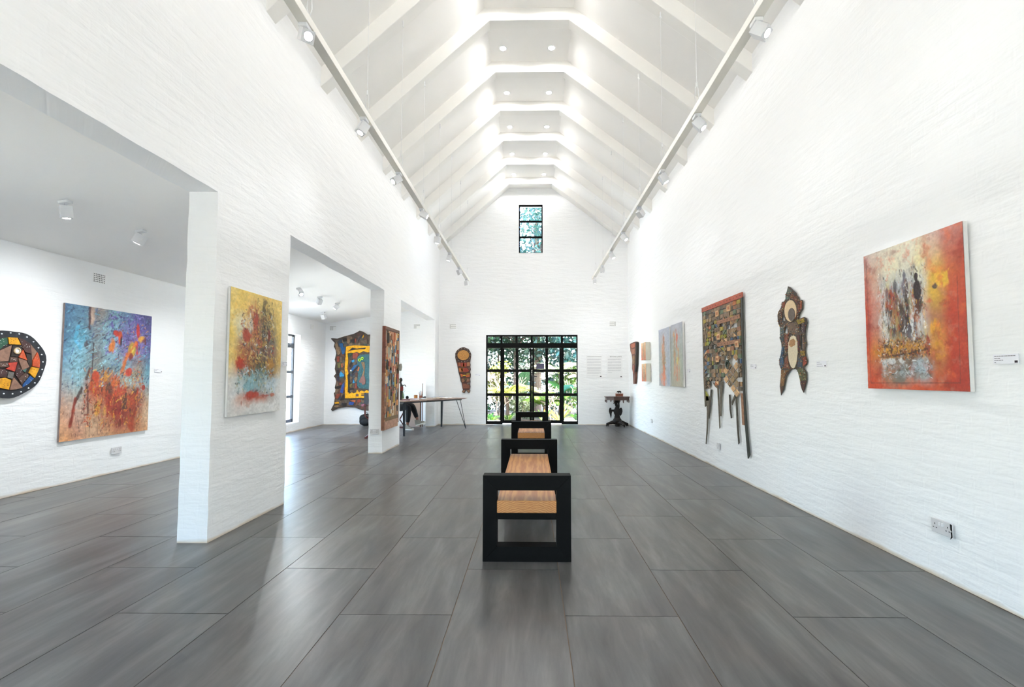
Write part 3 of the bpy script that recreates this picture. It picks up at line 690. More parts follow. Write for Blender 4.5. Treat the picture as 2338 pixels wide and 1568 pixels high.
for a in (180, 300, 60, 0)[:3] + (0,):
    c, s_ = math.cos(R(a)), math.sin(R(a)); r = .27
    ft = MB().tube([(c*.03, s_*.03, .11), (c*.12, s_*.12, .105), (c*.19, s_*.19, .085), (c*.235, s_*.235, .07)], [.06, .048, .034, .030], 10)
    ft.ball((c*.245, s_*.245, .058), (.042, .042, .036), 12, 8).tube([(c*.26, s_*.26, .04), (c*.275, s_*.275, .015), (c*.27, s_*.27, .002)], [.02, .016, .012], 8).tube([(c*.235-s_*.02, s_*.235+c*.02, .04), (c*.24-s_*.03, s_*.24+c*.03, .002)], [.016, .010], 8)
    ft.build('claw_foot', CW_, pt, smooth=60)
MB().lathe([(.05, .002), (.06, .03), (.05, .06), (.09, .10)], 16).build('centre_boss', CW_, pt, smooth=50)
bx = thing('wooden_box', 'small reddish wooden box with lid on the pedestal table', 'box', (2.235, 12.16, .7625))
MB().box((-.09, -.055, .008), (.09, .055, .062)).build('box_body', M('7d3f26', .45, .18, 10), bx, bevel=.003)
MB().box((-.094, -.059, .0625), (.094, .059, .076)).build('lid', M('8a4a2c', .45, .18, 10), bx, bevel=.003)
for x in (-.08, .08):
    for y in (-.045, .045): MB().cbox((x, y, .0045), (.018, .018, .009)).build('box_foot', CT, bx)
MB().cbox((0, -.0575, .05), (.016, .004, .018)).build('clasp', M('4a3020', .4, .1, 9, metal=.5), bx)
# small rhinoceros figurine: one continuous mesh grown from a skeleton
def skin_body(name, joints, edges, mat, parent, root=0, sub=2):
    me = bpy.data.meshes.new(name); me.from_pydata([j[0] for j in joints], edges, []); me.update()
    o = bpy.data.objects.new(name, me); COL.objects.link(o); me.materials.append(mat)
    sk_ = o.modifiers.new('skin', 'SKIN'); sk_.use_smooth_shade = True
    for i, j in enumerate(joints):
        sv = me.skin_vertices[0].data[i]; r = j[1]; sv.radius = r if isinstance(r, tuple) else (r, r); sv.use_root = (i == root)
    sb = o.modifiers.new('sub', 'SUBSURF'); sb.levels = sub; sb.render_levels = sub
    if parent is not None: o.parent = parent
    return o
rh = thing('animal_figurine', 'tiny dark rhinoceros figurine standing on the wooden box', 'figurine', (2.245, 12.16, .8390))
J = [((.0, 0, .046), (.022, .022)), ((.030, 0, .047), .021), ((-.028, 0, .047), .021), ((-.046, 0, .048), .014), ((-.062, 0, .040), .011), ((-.074, 0, .034), .007), ((-.080, 0, .044), .003),
     ((.028, .011, .028), .009), ((.030, .011, .003), .006), ((.028, -.011, .028), .009), ((.030, -.011, .003), .006),
     ((-.026, .011, .028), .009), ((-.026, .011, .003), .006), ((-.026, -.011, .028), .009), ((-.026, -.011, .003), .006), ((.050, 0, .040), .003), ((.054, 0, .026), .002), ((-.046, .008, .062), .004), ((-.046, -.008, .062), .004)]
skin_body('rhino_body', J, [(0,1), (0,2), (2,3), (3,4), (4,5), (5,6), (1,7), (7,8), (1,9), (9,10), (2,11), (11,12), (2,13), (13,14), (1,15), (15,16), (3,17), (3,18)], CW_, rh)
# ------------------------------------------------------------------ sockets, vents, captions
PLATE = M('d3d1d2', .4, .03, 8); PIN = M('2b292b', .5, .1, 9); SW = M('e6e6e8', .3, .02, 8)
def socket(plane, px, py, label, double=True, broken=False):
    a = Art(plane, px, py, 'wall_socket', label, 'socket', 'wall sockets')
    w = .0735 if double else .043
    MB().box((-w, -.043, 0), (w, .043, .011)).build('plate', PLATE, a.root, bevel=.002)
    if double:
        for cx in (-.046, .046):
            MB().cbox((cx, .013, .0113), (.005, .010, .001)).cbox((cx-.011, -.010, .0113), (.009, .005, .001)).cbox((cx+.011, -.010, .0113), (.009, .005, .001)).build('pin_holes', PIN, a.root)
        for cx in (-.011, .011): MB().cbox((cx, .018, .0135), (.012, .020, .006)).build('switch', SW, a.root, bevel=.001)
    else:
        MB().cbox((.0, .0, .0118), (.026, .034, .003)).build('switch', SW, a.root, bevel=.001)
    if broken:
        MB().prism([(w-.009, .040), (w+.004, .038), (w+.005, -.036), (w-.010, -.052), (w-.003, -.03), (w-.006, .0)], .011, .013).build('broken_gap', M('0d0a0c', .9, .1, 9), a.root)
        MB().tube([(w-.004, .0, .013), (w+.002, -.004, .017)], .004, 8).build('screw', M('b9b6b4', .4, .1, 9), a.root)
socket('R', 2153, 1204, 'white double wall socket with broken edge on the right wall', True, True)
socket('R', 1641, 1018, 'blank white single plate below the wooden hanging on the right wall', False)
socket('R', 1488, 961, 'small grey single plate at the far end of the right wall', False)
socket('S', 265, 1028, 'white double socket under the large blue painting', True)
# socket on the near end face of the second pier
sr_ = thing('wall_socket', 'white double socket on the near end of the second pier', 'socket', (-2.595, 7.86, .36), group='wall sockets', mat3=Matrix((Vector((1, 0, 0)), Vector((0, 0, 1)), Vector((0, -1, 0)))).transposed())
MB().box((-.0735, -.043, 0), (.0735, .043, .011)).build('plate', PLATE, sr_, bevel=.002)
for cx in (-.046, .046): MB().cbox((cx, .013, .0113), (.005, .010, .001)).cbox((cx-.011, -.010, .0113), (.009, .005, .001)).cbox((cx+.011, -.010, .0113), (.009, .005, .001)).build('pin_holes', PIN, sr_)
for cx in (-.011, .011): MB().cbox((cx, .018, .0135), (.012, .020, .006)).build('switch', SW, sr_, bevel=.001)
def vent(plane, px, py, label, skip=lambda i, j: False, cols=7, rows=5, w=.165, h=.115):
    a = Art(plane, px, py, 'air_vent', label, 'vent', 'perforated air bricks high on the walls', out=.008)
    MB().box((-w/2, -h/2, -.004), (w/2, h/2, .002)).build('vent_brick', M('f0f0ee', .7, .02, 9), a.root)
    mb = MB()
    for i in range(cols):
        for j in range(rows):
            if skip(i, j): continue
            mb.cbox((-w/2 + w*(i+.5)/cols, h/2 - h*(j+.5)/rows, .0022), (w/cols*.52, h/rows*.52, .0012))
    mb.build('vent_holes', M('6c6c6e', .9, .1, 9), a.root)
vent('S', 227, 635.5, 'square perforated air vent above the blue painting')
vent('F', 760, 749, 'perforated air vent above the yellow framed collage', lambda i, j: i > 3 and j > 0)
vent('F', 952, 745, 'perforated air vent seen through the farthest archway', lambda i, j: i > 2 and j > 1)
vent('F', 1034, 745, 'perforated air vent above the mummy shaped wall carving', lambda i, j: j in (1, 3) and i > 0)
vent('F', 1399, 739, 'perforated air vent above the two text posters', lambda i, j: j in (1, 3) and i < 5)
vent('S', 713, 746, 'painted over air vent beside the side room corner', lambda i, j: True)
INK = M('77777d', .8, .1, 30); LOGO = M('3a2c34', .7, .2, 60); CARD = M('eeeef4', .6, .02, 10)
def caption(plane, px, py, label, w=.135, h=.052, lines=((.95, .2), (.28, .42), (.42, .62), (.12, .85)), logo=True):
    a = Art(plane, px, py, 'caption_card', label, 'label', 'caption cards beside the works', out=.009)
    MB().box((-w/2, -h/2, -.003), (w/2, h/2, .0015)).build('card', CARD, a.root)
    mb = MB()
    for k, (l, v) in enumerate(lines):
        x = -w*.45
        while x < -w*.45 + w*.9*l - .004:
            s = random.uniform(.005, .014); s = min(s, -w*.45 + w*.9*l - x)
            mb.box((x, h/2 - v*h - h*.035, .0015), (x + s, h/2 - v*h + h*.035, .0019)); x += s + .002
    tag(mb.build('text_lines', INK, a.root), kind='stuff')
    if logo: MB().box((w*.36, -h*.43, .0015), (w*.48, -h*.2, .0021)).build('logo_block', LOGO, a.root)
caption('R', 2296, 819, 'white caption card right of the large red painting')
caption('R', 1875, 831, 'white caption card beside the beaded figure carving', lines=((.4, .15), (.6, .5), (.75, .85)))
caption('R', 1719.5, 836.5, 'white caption card beside the wooden strip hanging', lines=((.4, .15), (.6, .5)))
caption('R', 1572, 846, 'small caption card beside the tall pair of pale canvases', lines=((.5, .3),))
caption('R', 1485, 846, 'tiny caption card beside the two small orange canvases', lines=((.5, .3),))
caption('L', 650, 830, 'caption card at the edge of the first pier beside the yellow painting', w=.10, h=.042)
caption('S', 361.5, 846, 'caption card right of the large blue painting', lines=((.5, .2), (.3, .5)))
caption('F', 1090, 855.5, 'tiny caption card left of the glass entrance doors', w=.12, lines=((.5, .4),))
# two text posters right of the doors
def poster(px0, py0, px1, py1, label, head, headw, rows):
    a = Art('F', (px0+px1)/2, py1, 'text_poster', label, 'poster', 'exhibition text posters', out=.009)
    (x0, y1), (x1, y0) = a.uv(px0, py0), a.uv(px1, py1)
    MB().box((x0, y0, -.003), (x1, y1, .003)).build('sheet', M('efefef', .55, .01, 6), a.root)
    W_, H_ = x1-x0, y1-y0; mb = MB()
    for v0, n, last in rows:
        for k in range(n):
            y = y1 - H_*(v0 + k*.021); e = x0 + W_*(.06 + .86*(last if k == n-1 else 1)); x = x0 + W_*.06
            while x < e - .003:
                s = min(random.uniform(.008, .03), e - x); mb.box((x, y-.0026, .003), (x+s, y+.0026, .0035)); x += s + .004
    tag(mb.build('text_lines', M('bcbcc0', .8, .1, 30), a.root), kind='stuff')
    MB().box((x1-W_*.14, y0+H_*.035, .003), (x1-W_*.05, y0+H_*.075, .0036)).build('logo_block', LOGO, a.root)
    if head:
        cu = bpy.data.curves.new('heading', 'FONT'); cu.body = head; cu.size = .062; cu.align_x = 'RIGHT'; cu.extrude = .0004
        to = bpy.data.objects.new('heading_text', cu); COL.objects.link(to); me = to.to_mesh().copy(); to.to_mesh_clear(); bpy.data.objects.remove(to)
        h = bpy.data.objects.new('heading', me); COL.objects.link(h); me.materials.append(M('4a4a4c', .8, .1, 30)); h.parent = a.root
        ws = [v.co.x for v in me.vertices]; k = headw*W_/(max(ws)-min(ws)); h.scale = (k, k, 1); h.location = (x1 - W_*.05, y1 - H_*.065, .0034)
    else:
        mb = MB(); x = x0 + W_*.05
        while x < x1 - W_*.06:
            s = random.uniform(.01, .03); mb.box((x, y1-H_*.055, .003), (min(x+s, x1-W_*.05), y1-H_*.035, .0036)); x += s + .006
        mb.build('heading', M('77777a', .8, .1, 30), a.root)
poster(1338.5, 812, 1375, 862, 'white text poster nearest the glass doors', None, 0, [(.15, 3, .9), (.27, 4, .5), (.40, 3, 1), (.53, 5, .9), (.66, 3, .95), (.77, 3, .85), (.89, 1, .8)])
poster(1385.5, 812, 1421.5, 862.5, 'white text poster headed with exhibition title nearest the corner', 'BEYOND LIMITS', .74, [(.15, 3, .6), (.27, 4, .3), (.40, 4, .6), (.52, 4, .95), (.64, 3, .9), (.76, 1, .3)])
# ------------------------------------------------------------------ seated person at the desk
SKIN = M('8a5a44', .55, .08, 9); TROU = M('0e0f12', .85, .2, 20, bump=.2); SWEAT = M('2b2d34', .9, .15, 30); SHOE = M('8d8578', .85, .1, 25); SOLE = M('d9d4c8', .6, .06, 12); HAIR = M('17110e', .7, .3, 40, bump=.3)
pe = thing('person', 'person in black trousers and grey canvas shoes seated at the desk', 'person', (-3.30, 11.54, 0), R(-12))
# local: +x faces the desk, +y to the person's left, z up ; seat at .47
knL, knR = (.41, .06, .56), (.40, -.11, .53); anL, anR = (.555, .065, .20), (.385, -.15, .10)
BJ = [((-.02, 0, .58), .085), ((-.03, 0, .72), (.10, .13)), ((-.02, 0, .90), (.10, .15)), ((0, 0, 1.02), (.07, .10)), ((.015, 0, 1.09), .050), ((.03, 0, 1.17), (.075, .07)), ((.035, 0, 1.25), (.085, .075)),
      ((0, .17, 1.00), .055), ((.03, .23, .78), .042), ((.10, .17, .69), .034), ((.17, .13, .68), (.030, .018)), ((0, -.17, 1.00), .055), ((.03, -.23, .78), .042), ((.08, -.17, .69), .034), ((.15, -.13, .68), (.030, .018)),
      ((.02, .09, .565), .07), (knL, .056), ((.485, .065, .38), .048), (anL, .034), ((.02, -.09, .565), .07), (knR, .056), ((.395, -.13, .31), .048), (anR, .034)]
BE = [(0,1), (1,2), (2,3), (3,4), (4,5), (5,6), (3,7), (7,8), (8,9), (9,10), (3,11), (11,12), (12,13), (13,14), (0,15), (15,16), (16,17), (17,18), (0,19), (19,20), (20,21), (21,22)]
# five fingers on each hand, resting on the thighs
for hnd, s in ((10, 1), (14, -1)):
    hx_, hy_, hz_ = BJ[hnd][0]
    for k, (dy, ln) in enumerate([(-.026, .058), (-.010, .072), (.007, .076), (.023, .066)]):
        i = len(BJ); BJ += [((hx_+.045, hy_+dy*s, hz_+.004), .0095), ((hx_+.045+ln*.55, hy_+dy*1.1*s, hz_), .0085), ((hx_+.045+ln, hy_+dy*1.1*s, hz_-.016), .0075)]
        BE += [(hnd, i), (i, i+1), (i+1, i+2)]
    i = len(BJ); BJ += [((hx_+.01, hy_-.036*s, hz_-.004), .011), ((hx_+.045, hy_-.05*s, hz_-.012), .009)]; BE += [(hnd, i), (i, i+1)]
skin_body('body', BJ, BE, SKIN, pe)
TJ = [((-.02, 0, .575), .10), ((-.03, 0, .68), (.125, .15)), ((.02, .09, .57), .088), ((.22, .08, .575), .085), (knL, .078), ((.475, .065, .40), .062), ((.53, .065, .265), .050), ((.02, -.09, .57), .088), ((.22, -.10, .56), .085), (knR, .078), ((.397, -.13, .33), .062), ((.39, -.145, .165), .052)]
skin_body('trousers', TJ, [(0,1), (0,2), (2,3), (3,4), (4,5), (5,6), (0,7), (7,8), (8,9), (9,10), (10,11)], TROU, pe)
WJ = [((-.03, 0, .66), (.135, .16)), ((-.02, 0, .88), (.13, .17)), ((0, 0, 1.02), (.09, .12)), ((.012, 0, 1.065), .065), ((0, .17, 1.00), .072), ((.03, .235, .78), .058), ((.09, .18, .70), .048), ((0, -.17, 1.00), .072), ((.03, -.235, .78), .058), ((.07, -.18, .70), .048)]
skin_body('sweater', WJ, [(0,1), (1,2), (2,3), (2,4), (4,5), (5,6), (2,7), (7,8), (8,9)], SWEAT, pe)
hr = MB(); hr.ball((.015, 0, 1.275), (.105, .092, .10), 18, 12); ho = hr.build('hair', HAIR, pe, smooth=80)
for v in ho.data.vertices:
    if v.co.x > .075 and v.co.z < 1.31: v.co.x = .075 - (v.co.x - .075) * .5
fc = MB(); fc.ball((.112, .030, 1.245), (.006, .013, .006), 10, 6).ball((.112, -.030, 1.245), (.006, .013, .006), 10, 6)
fc.build('eyes', M('f0ede8', .3, .02, 9), pe, smooth=60)
MB().ball((.117, .030, 1.245), .0045, 8, 6).ball((.117, -.030, 1.245), .0045, 8, 6).build('irises', BLACK, pe, smooth=60)
MB().prism([(0, .02), (.022, -.016), (0, -.02)], -.011, .011, M4=Matrix.Translation((.112, 0, 1.222)) @ XZ).build('nose', SKIN, pe, bevel=.004)
MB().ball((.108, 0, 1.182), (.008, .022, .007), 10, 6).build('mouth', M('7a3b36', .5, .1, 9), pe, smooth=60)
for s in (-1, 1): MB().ball((.03, s*.082, 1.225), (.018, .008, .028), 10, 8).build('ear', SKIN, pe, smooth=60)
def shoe(an, pitch, yaw, toe=.17):
    Mx = Matrix.Translation(Vector(an)) @ Matrix.Rotation(yaw, 4, 'Z') @ Matrix.Rotation(pitch, 4, 'Y')
    out = [(-.075, -.030), (-.085, 0), (-.075, .030), (0, .038), (.09, .046), (.15, .038), (.178, .012), (.178, -.012), (.15, -.036), (.09, -.042), (0, -.034)]
    s = MB().prism(out, -.098, -.070, M4=Mx).build('shoe', SOLE, pe, bevel=.006); s['label'] = 'grey canvas ankle shoe with pale rubber sole'
    rings = [(-.070, .97, 0, 1.0), (-.045, .93, 0, .95), (-.02, .80, -.02, .62), (.01, .70, -.035, .43), (.045, .70, -.04, .39)]
    v = []; f = []
    for z, w, sh, ln in rings:
        for (x, y) in out: v.append(tuple(Mx @ Vector(((x + .085)*ln - .085 + (0 if ln > .5 else .006), y*w, z))))
    n = len(out)
    for i in range(len(rings)-1):
        for k in range(n): f.append((i*n+k, i*n+(k+1) % n, (i+1)*n+(k+1) % n, (i+1)*n+k))
    f.append(tuple((len(rings)-1)*n + k for k in range(n))); f = [q[::-1] for q in f]
    MB().add(v, f).build('canvas_upper', SHOE, s, smooth=60)
    tc_ = MB().ball(tuple(Mx @ Vector((.145, 0, -.062))), (.036, .036, .018), 12, 8, M4=Mx).build('toe_cap', SOLE, s, smooth=60)
    lc = MB()
    for k in range(4):
        x = .075 - k*.022; lc.tube([Mx @ Vector((x, -.026, -.030 + k*.014)), Mx @ Vector((x, 0, -.018 + k*.016)), Mx @ Vector((x, .026, -.030 + k*.014))], .003, 5)
    lc.build('laces', SOLE, s)
shoe((anL[0] + .005, anL[1], .195), R(-16), R(6)); shoe((anR[0], anR[1], .099), 0, R(-6))
# ------------------------------------------------------------------ canvases painted procedurally
def vnoise(w, h, fx, fy, seed):
    g = np.random.default_rng(seed); nx, ny = int(fx)+3, int(fy)+3; L_ = g.random((ny, nx))
    x = np.linspace(0, fx, w)[None, :] + g.random(); y = np.linspace(0, fy, h)[:, None] + g.random()
    xi, yi = x.astype(int), y.astype(int); tx, ty = x-xi, y-yi; tx = tx*tx*(3-2*tx); ty = ty*ty*(3-2*ty)
    a = L_[yi, xi]*(1-tx) + L_[yi, xi+1]*tx; b = L_[yi+1, xi]*(1-tx) + L_[yi+1, xi+1]*tx
    return a*(1-ty) + b*ty
def fbm(w, h, fx, fy, seed, o=4):
    r = 0; k = 1; s = 0
    for i in range(o): r = r + k*vnoise(w, h, fx*2**i, fy*2**i, seed+i); s += k; k *= .55
    return r/s
class Paint:
    def __init__(s, w, h, rows, seed, warp=.05):
        s.w, s.h, s.seed = w, h, seed
        g = np.array([[lin(c) for c in r[1].split(',')] for r in rows]); vs = np.array([r[0] for r in rows])
        X, Y = np.meshgrid(np.linspace(0, 1, w), np.linspace(0, 1, h))
        X = np.clip(X + (fbm(w, h, 5, 5, seed)-.5)*warp*2.4, 0, 1); Y = np.clip(Y + (fbm(w, h, 5, 5, seed+50)-.5)*warp*2.4, 0, 1)
        n = g.shape[1]; xf = X*(n-1); xi = np.clip(xf.astype(int), 0, n-2); tx = (xf-xi)[..., None]; tx = tx*tx*(3-2*tx)
        yi = np.clip(np.searchsorted(vs, Y.ravel(), 'right').reshape(Y.shape)-1, 0, len(vs)-2); ty = ((Y-vs[yi])/(vs[yi+1]-vs[yi]))[..., None]; ty = np.clip(ty, 0, 1)
        s.a = (g[yi, xi]*(1-tx) + g[yi, xi+1]*tx)*(1-ty) + (g[yi+1, xi]*(1-tx) + g[yi+1, xi+1]*tx)*ty
        s.X, s.Y = np.meshgrid(np.linspace(0, 1, w), np.linspace(0, 1, h)); s.k = 0
    def blob(s, u, v, ru, rv, col, al=.9, rough=.5, ang=0, hard=1.9):
        s.k += 1; c, sn = math.cos(ang), math.sin(ang); dx, dy = (s.X-u), (s.Y-v)
        x, y = (dx*c + dy*sn)/ru, (-dx*sn + dy*c)/rv
        d = np.sqrt(x*x + y*y) + (fbm(s.w, s.h, 26, 20, s.seed+100+s.k*7, 5)-.5)*rough*3.4
        m = np.clip((1-d)*hard, 0, 1)[..., None]*al
        s.a = s.a*(1-m) + np.array(lin(col))*m
    def line(s, pts, wd, col, al=.9, rough=.4):
        s.k += 1; D = np.full(s.X.shape, 9.)
        for (x0, y0), (x1, y1) in zip(pts[:-1], pts[1:]):
            t = np.clip(((s.X-x0)*(x1-x0) + (s.Y-y0)*(y1-y0))/((x1-x0)**2 + (y1-y0)**2 + 1e-9), 0, 1)
            D = np.minimum(D, np.hypot(s.X-x0-t*(x1-x0), s.Y-y0-t*(y1-y0)))
        m = np.clip(1.6 - D/wd + (fbm(s.w, s.h, 30, 30, s.seed+300+s.k*5, 2)-.5)*rough*4, 0, 1)[..., None]*al
        s.a = s.a*(1-m) + np.array(lin(col))*m
    def streak(s, mask, col, fx, fy, th, al, seed):
        n = fbm(s.w, s.h, fx, fy, s.seed+seed, 5); m = (np.clip((n-th)*6, 0, 1)*mask*al)[..., None]
        s.a = s.a*(1-m) + np.array(lin(col))*m
    def box(s, u0, v0, u1, v1, soft=.05):
        return np.clip((s.X-u0)/soft, 0, 1)*np.clip((u1-s.X)/soft, 0, 1)*np.clip((s.Y-v0)/soft, 0, 1)*np.clip((v1-s.Y)/soft, 0, 1)
    def dash(s, n, box, cols, ln, wd, ang, spread, al=.8, jit=.25, seed=0, own=.0):
        """many short brush or knife strokes; own = share that re-use the colour already there"""
        g = np.random.default_rng(s.seed*13 + seed); N = fbm(s.w, s.h, s.w/4, s.h/4, s.seed+700+seed, 2); C = [np.array(lin(c)) for c in cols]; asp = s.h/s.w
        for _ in range(n):
            u, v = g.uniform(box[0], box[2]), g.uniform(box[1], box[3]); a = ang + g.normal()*spread; l = ln*g.uniform(.4, 1.5)/2; w = wd*g.uniform(.4, 1.5)
            dx, dy = math.cos(a)*l, math.sin(a)*l; px, py, pw = (u)*s.w, v*s.h, w*s.w; ex, ey = abs(dx)*s.w + pw + 2, abs(dy)*s.w + pw + 2
            x0, x1, y0, y1 = max(0, int(px-ex)), min(s.w, int(px+ex)+1), max(0, int(py-ey)), min(s.h, int(py+ey)+1)
            if x1 <= x0 or y1 <= y0: continue
            X, Y = np.meshgrid(np.arange(x0, x1)-px, np.arange(y0, y1)-py); qx, qy = dx*s.w, dy*s.w
            t = np.clip((X*qx + Y*qy)/(qx*qx + qy*qy + 1e-6), -1, 1); D = np.hypot(X - t*qx, Y - t*qy)
            c = s.a[min(s.h-1, int(py)), min(s.w-1, int(px))] if g.random() < own else C[g.integers(len(C))]
            c = c*(1 + g.normal()*jit); m = (np.clip((pw - D)*.9 + .3, 0, 1)*np.clip((N[y0:y1, x0:x1]-.36)*6, 0, 1)*al*g.uniform(.5, 1))[..., None]
            s.a[y0:y1, x0:x1] = s.a[y0:y1, x0:x1]*(1-m) + np.clip(c, .003, .95)*m
    def grain(s, k=.2): s.a = s.a*(1 + (fbm(s.w, s.h, s.w/5, s.h/5, s.seed+900, 2)-.5)[..., None]*k*2) * (1 + (fbm(s.w, s.h, 9, 40, s.seed+901, 3)-.5)[..., None]*k)
PAINTMAT = vcol_mat('oil_paint', .5, .10, 110); EDGEW = M('dcdcda', .7, .04, 12)
def canvas(plane, quad, name, label, paint, depth=.035, edge=None, group=None, side_k=None):
    """quad = TL, TR, BR, BL pixels on the wall; becomes a true rectangle"""
    a = Art(plane, (quad[2][0]+quad[3][0])/2, (quad[2][1]+quad[3][1])/2, name, label, 'painting', group, proud=depth)
    P_ = [a.uv(*q) for q in quad]
    x0, x1 = (P_[0][0]+P_[3][0])/2, (P_[1][0]+P_[2][0])/2; y1, y0 = (P_[0][1]+P_[1][1])/2, (P_[2][1]+P_[3][1])/2
    w, h = paint.w, paint.h; col = np.clip(paint.a, .004, .92)**1.1
    X, Y = np.meshgrid(np.linspace(x0, x1, w), np.linspace(y1, y0, h)); lum = col.mean(-1)
    Z = depth + .0035*(fbm(w, h, 30, 30, 3, 3)-.5)
    v = np.stack([X, Y, Z], -1).reshape(-1, 3)
    i = np.arange((h-1)*w).reshape(h-1, w)[:, :-1]; f = np.stack([i, i+w, i+w+1, i+1], -1).reshape(-1, 4)
    me = bpy.data.meshes.new('painted_surface'); me.vertices.add(len(v)); me.vertices.foreach_set('co', v.ravel()); me.loops.add(f.size); me.loops.foreach_set('vertex_index', f.ravel().astype(np.int32))
    me.polygons.add(len(f)); me.polygons.foreach_set('loop_start', np.arange(len(f), dtype=np.int32)*4); me.polygons.foreach_set('loop_total', np.full(len(f), 4, np.int32)); me.update(); me.validate()
    at_ = me.color_attributes.new('Col', 'FLOAT_COLOR', 'POINT'); at_.data.foreach_set('color', np.concatenate([col.reshape(-1, 3), np.ones((w*h, 1))], 1).astype(np.float32).ravel())
    me.materials.append(PAINTMAT); o = bpy.data.objects.new('painted_surface', me); COL.objects.link(o); o.parent = a.root
    MB().box((x0, y0, 0), (x1, y1, depth-.003)).build('stretcher_canvas', edge or EDGEW, a.root)
    return a
# large red painting on the right wall
p = Paint(290, 370, [(0, 'c4a6a0,d2c4b8,dcd4c4,e4dcc8,e6dfca,ddd0bc,d4b8ae,cc9a90,c68478'), (.15, 'c07868,cdb09c,dfd8c0,e2dcc0,dedac8,e2d8a8,d8b890,c0705c,b8503c'), (.28, 'c25c4a,cfa896,cfd2cc,aab0b2,c8ccd0,d4d6cc,e0b848,c86a3c,c05434'),
    (.40, 'c4523c,cc9080,cdd0cc,96786a,84848c,c4c8cc,d0a848,c45230,c25030'), (.52, 'c44c34,c89484,cccdc8,94704f,70666a,ccd0d2,b07850,bc4428,bc462a'), (.64, 'c84a2c,cc8058,bcb8a8,9c8a60,6e6068,b8b4ac,d29a48,be4428,ba4226'), (.74, 'cc4e24,d08830,c69436,a0703a,7c5230,b07838,cc8a40,c04626,bc4024'),
    (.85, 'cc4c22,c0704c,98988c,868c8c,74685a,9aa0a0,b87040,b83c22,b43c22'), (.93, 'c84822,c05a34,907860,80766a,908a82,a0a4a4,bc5a34,b43a22,ae3822'), (1, 'cc5028,cc4c24,c85430,cc5a34,cc5c34,cc5a2e,c8522a,b84024,b03a22')], 11, .035)
C_ = p.box(.15, .15, .68, .68, .10)
for k, (c, fx, fy, th, al) in enumerate([('e6e8e8', 13, 4, .52, .8), ('6f6d74', 18, 5, .55, .6), ('b9bfc4', 26, 9, .55, .6), ('d9c878', 16, 6, .60, .6)]): p.streak(C_, c, fx, fy, th, al, 10 + k)
F_ = p.box(.20, .26, .64, .66, .07)
for k, (c, fx, fy, th, al) in enumerate([('3a2a26', 15, 5, .50, .9), ('8c431e', 18, 8, .55, .85), ('b5712c', 24, 12, .58, .8), ('2c2422', 30, 14, .56, .85), ('8d9260', 20, 9, .60, .7), ('e4e6e6', 17, 5, .57, .85), ('514a55', 22, 6, .58, .7), ('a8481f', 34, 20, .60, .8)]): p.streak(F_, c, fx, fy, th, al, 20 + k)
p.blob(.30, .36, .07, .09, 'a8451f', .8, .9); p.blob(.36, .30, .022, .07, '4b464c', .8, .4, hard=3); p.blob(.27, .33, .018, .05, '6d6a70', .7, .4, hard=3); p.blob(.42, .52, .05, .15, '33231f', .8, .8); p.blob(.345, .55, .03, .13, 'b06a26', .6, .9)
p.blob(.46, .22, .016, .05, '62626e', .8, .5, hard=3); p.blob(.455, .32, .024, .10, '6b6470', .75, .6); p.blob(.48, .265, .014, .022, '5a4a4c', .9, .15, hard=5); p.blob(.485, .33, .020, .06, '57423f', .85, .3, hard=4)
p.blob(.578, .255, .020, .030, '35201f', .97, .12, hard=6); p.blob(.582, .35, .042, .07, '34201e', .96, .2, hard=5); p.blob(.60, .42, .035, .07, '3b211b', .9, .5, hard=3); p.blob(.57, .46, .03, .06, '7c3c1c', .7, .9); p.blob(.56, .19, .03, .025, '86868e', .6, .8)
p.blob(.525, .56, .026, .15, 'dfe1e1', .9, .6); p.blob(.20, .42, .045, .16, 'd8dad8', .7, .8); p.blob(.235, .62, .03, .08, 'dcdedd', .7, .8); p.line([(.665, .33), (.64, .48), (.655, .64)], .010, 'd2b98c', .8); p.blob(.80, .31, .075, .06, 'e9c040', .85, .8); p.blob(.745, .345, .034, .026, '4f4a42', .9, .5, hard=3); p.blob(.73, .60, .05, .06, 'e2a52e', .85, .8); p.blob(.76, .73, .05, .08, 'd89838', .8, .9); p.blob(.70, .43, .03, .02, 'c8642a', .8, .7)
p.blob(.42, .715, .25, .045, 'c8912c', .8, .9); B_ = p.box(.14, .64, .69, .79, .03)
for k, (c, th) in enumerate([('3a2018', .52), ('dca236', .57), ('8c4420', .57), ('c9c4bc', .63), ('241814', .60)]): p.streak(B_, c, 30 + 6*k, 30 + 4*k, th, .9, 40 + k)
p.blob(.665, .70, .018, .075, '9c4630', .9, .35, hard=3); p.line([(.16, .775), (.42, .765), (.66, .735)], .006, '3a241c', .7)
G_ = p.box(.17, .78, .71, .93, .04)
for k, (c, th) in enumerate([('d4dadc', .54), ('4c463c', .54), ('a9b8c0', .57), ('6e6448', .60)]): p.streak(G_, c, 16 + 5*k, 18 + 6*k, th, .85, 50 + k)
p.blob(.60, .845, .095, .045, 'a8b8c2', .8, .5); p.blob(.27, .80, .11, .02, 'dadedf', .8, .9)
for k, (c, th) in enumerate([('8e2c1a', .56), ('dc6a34', .57), ('c88a70', .62)]): p.streak(1 - p.box(.16, .10, .72, .93, .12), c, 10, 12, th, .5, 60 + k)
p.dash(420, (.17, .18, .66, .66), ('3a2a26', 'e8eaea', '8c431e', 'b5712c', '241c1a', '8d9260', 'dfe1e1', '514a55', 'c9a23c', 'b9bfc4'), .045, .005, 1.57, .35, .8, .2, 1, .25)
p.dash(260, (.14, .64, .69, .79), ('3a2018', 'e0a836', '8c4420', 'c9c4bc', '241814', 'c8742a'), .02, .005, 1.2, 1.0, .85, .2, 2)
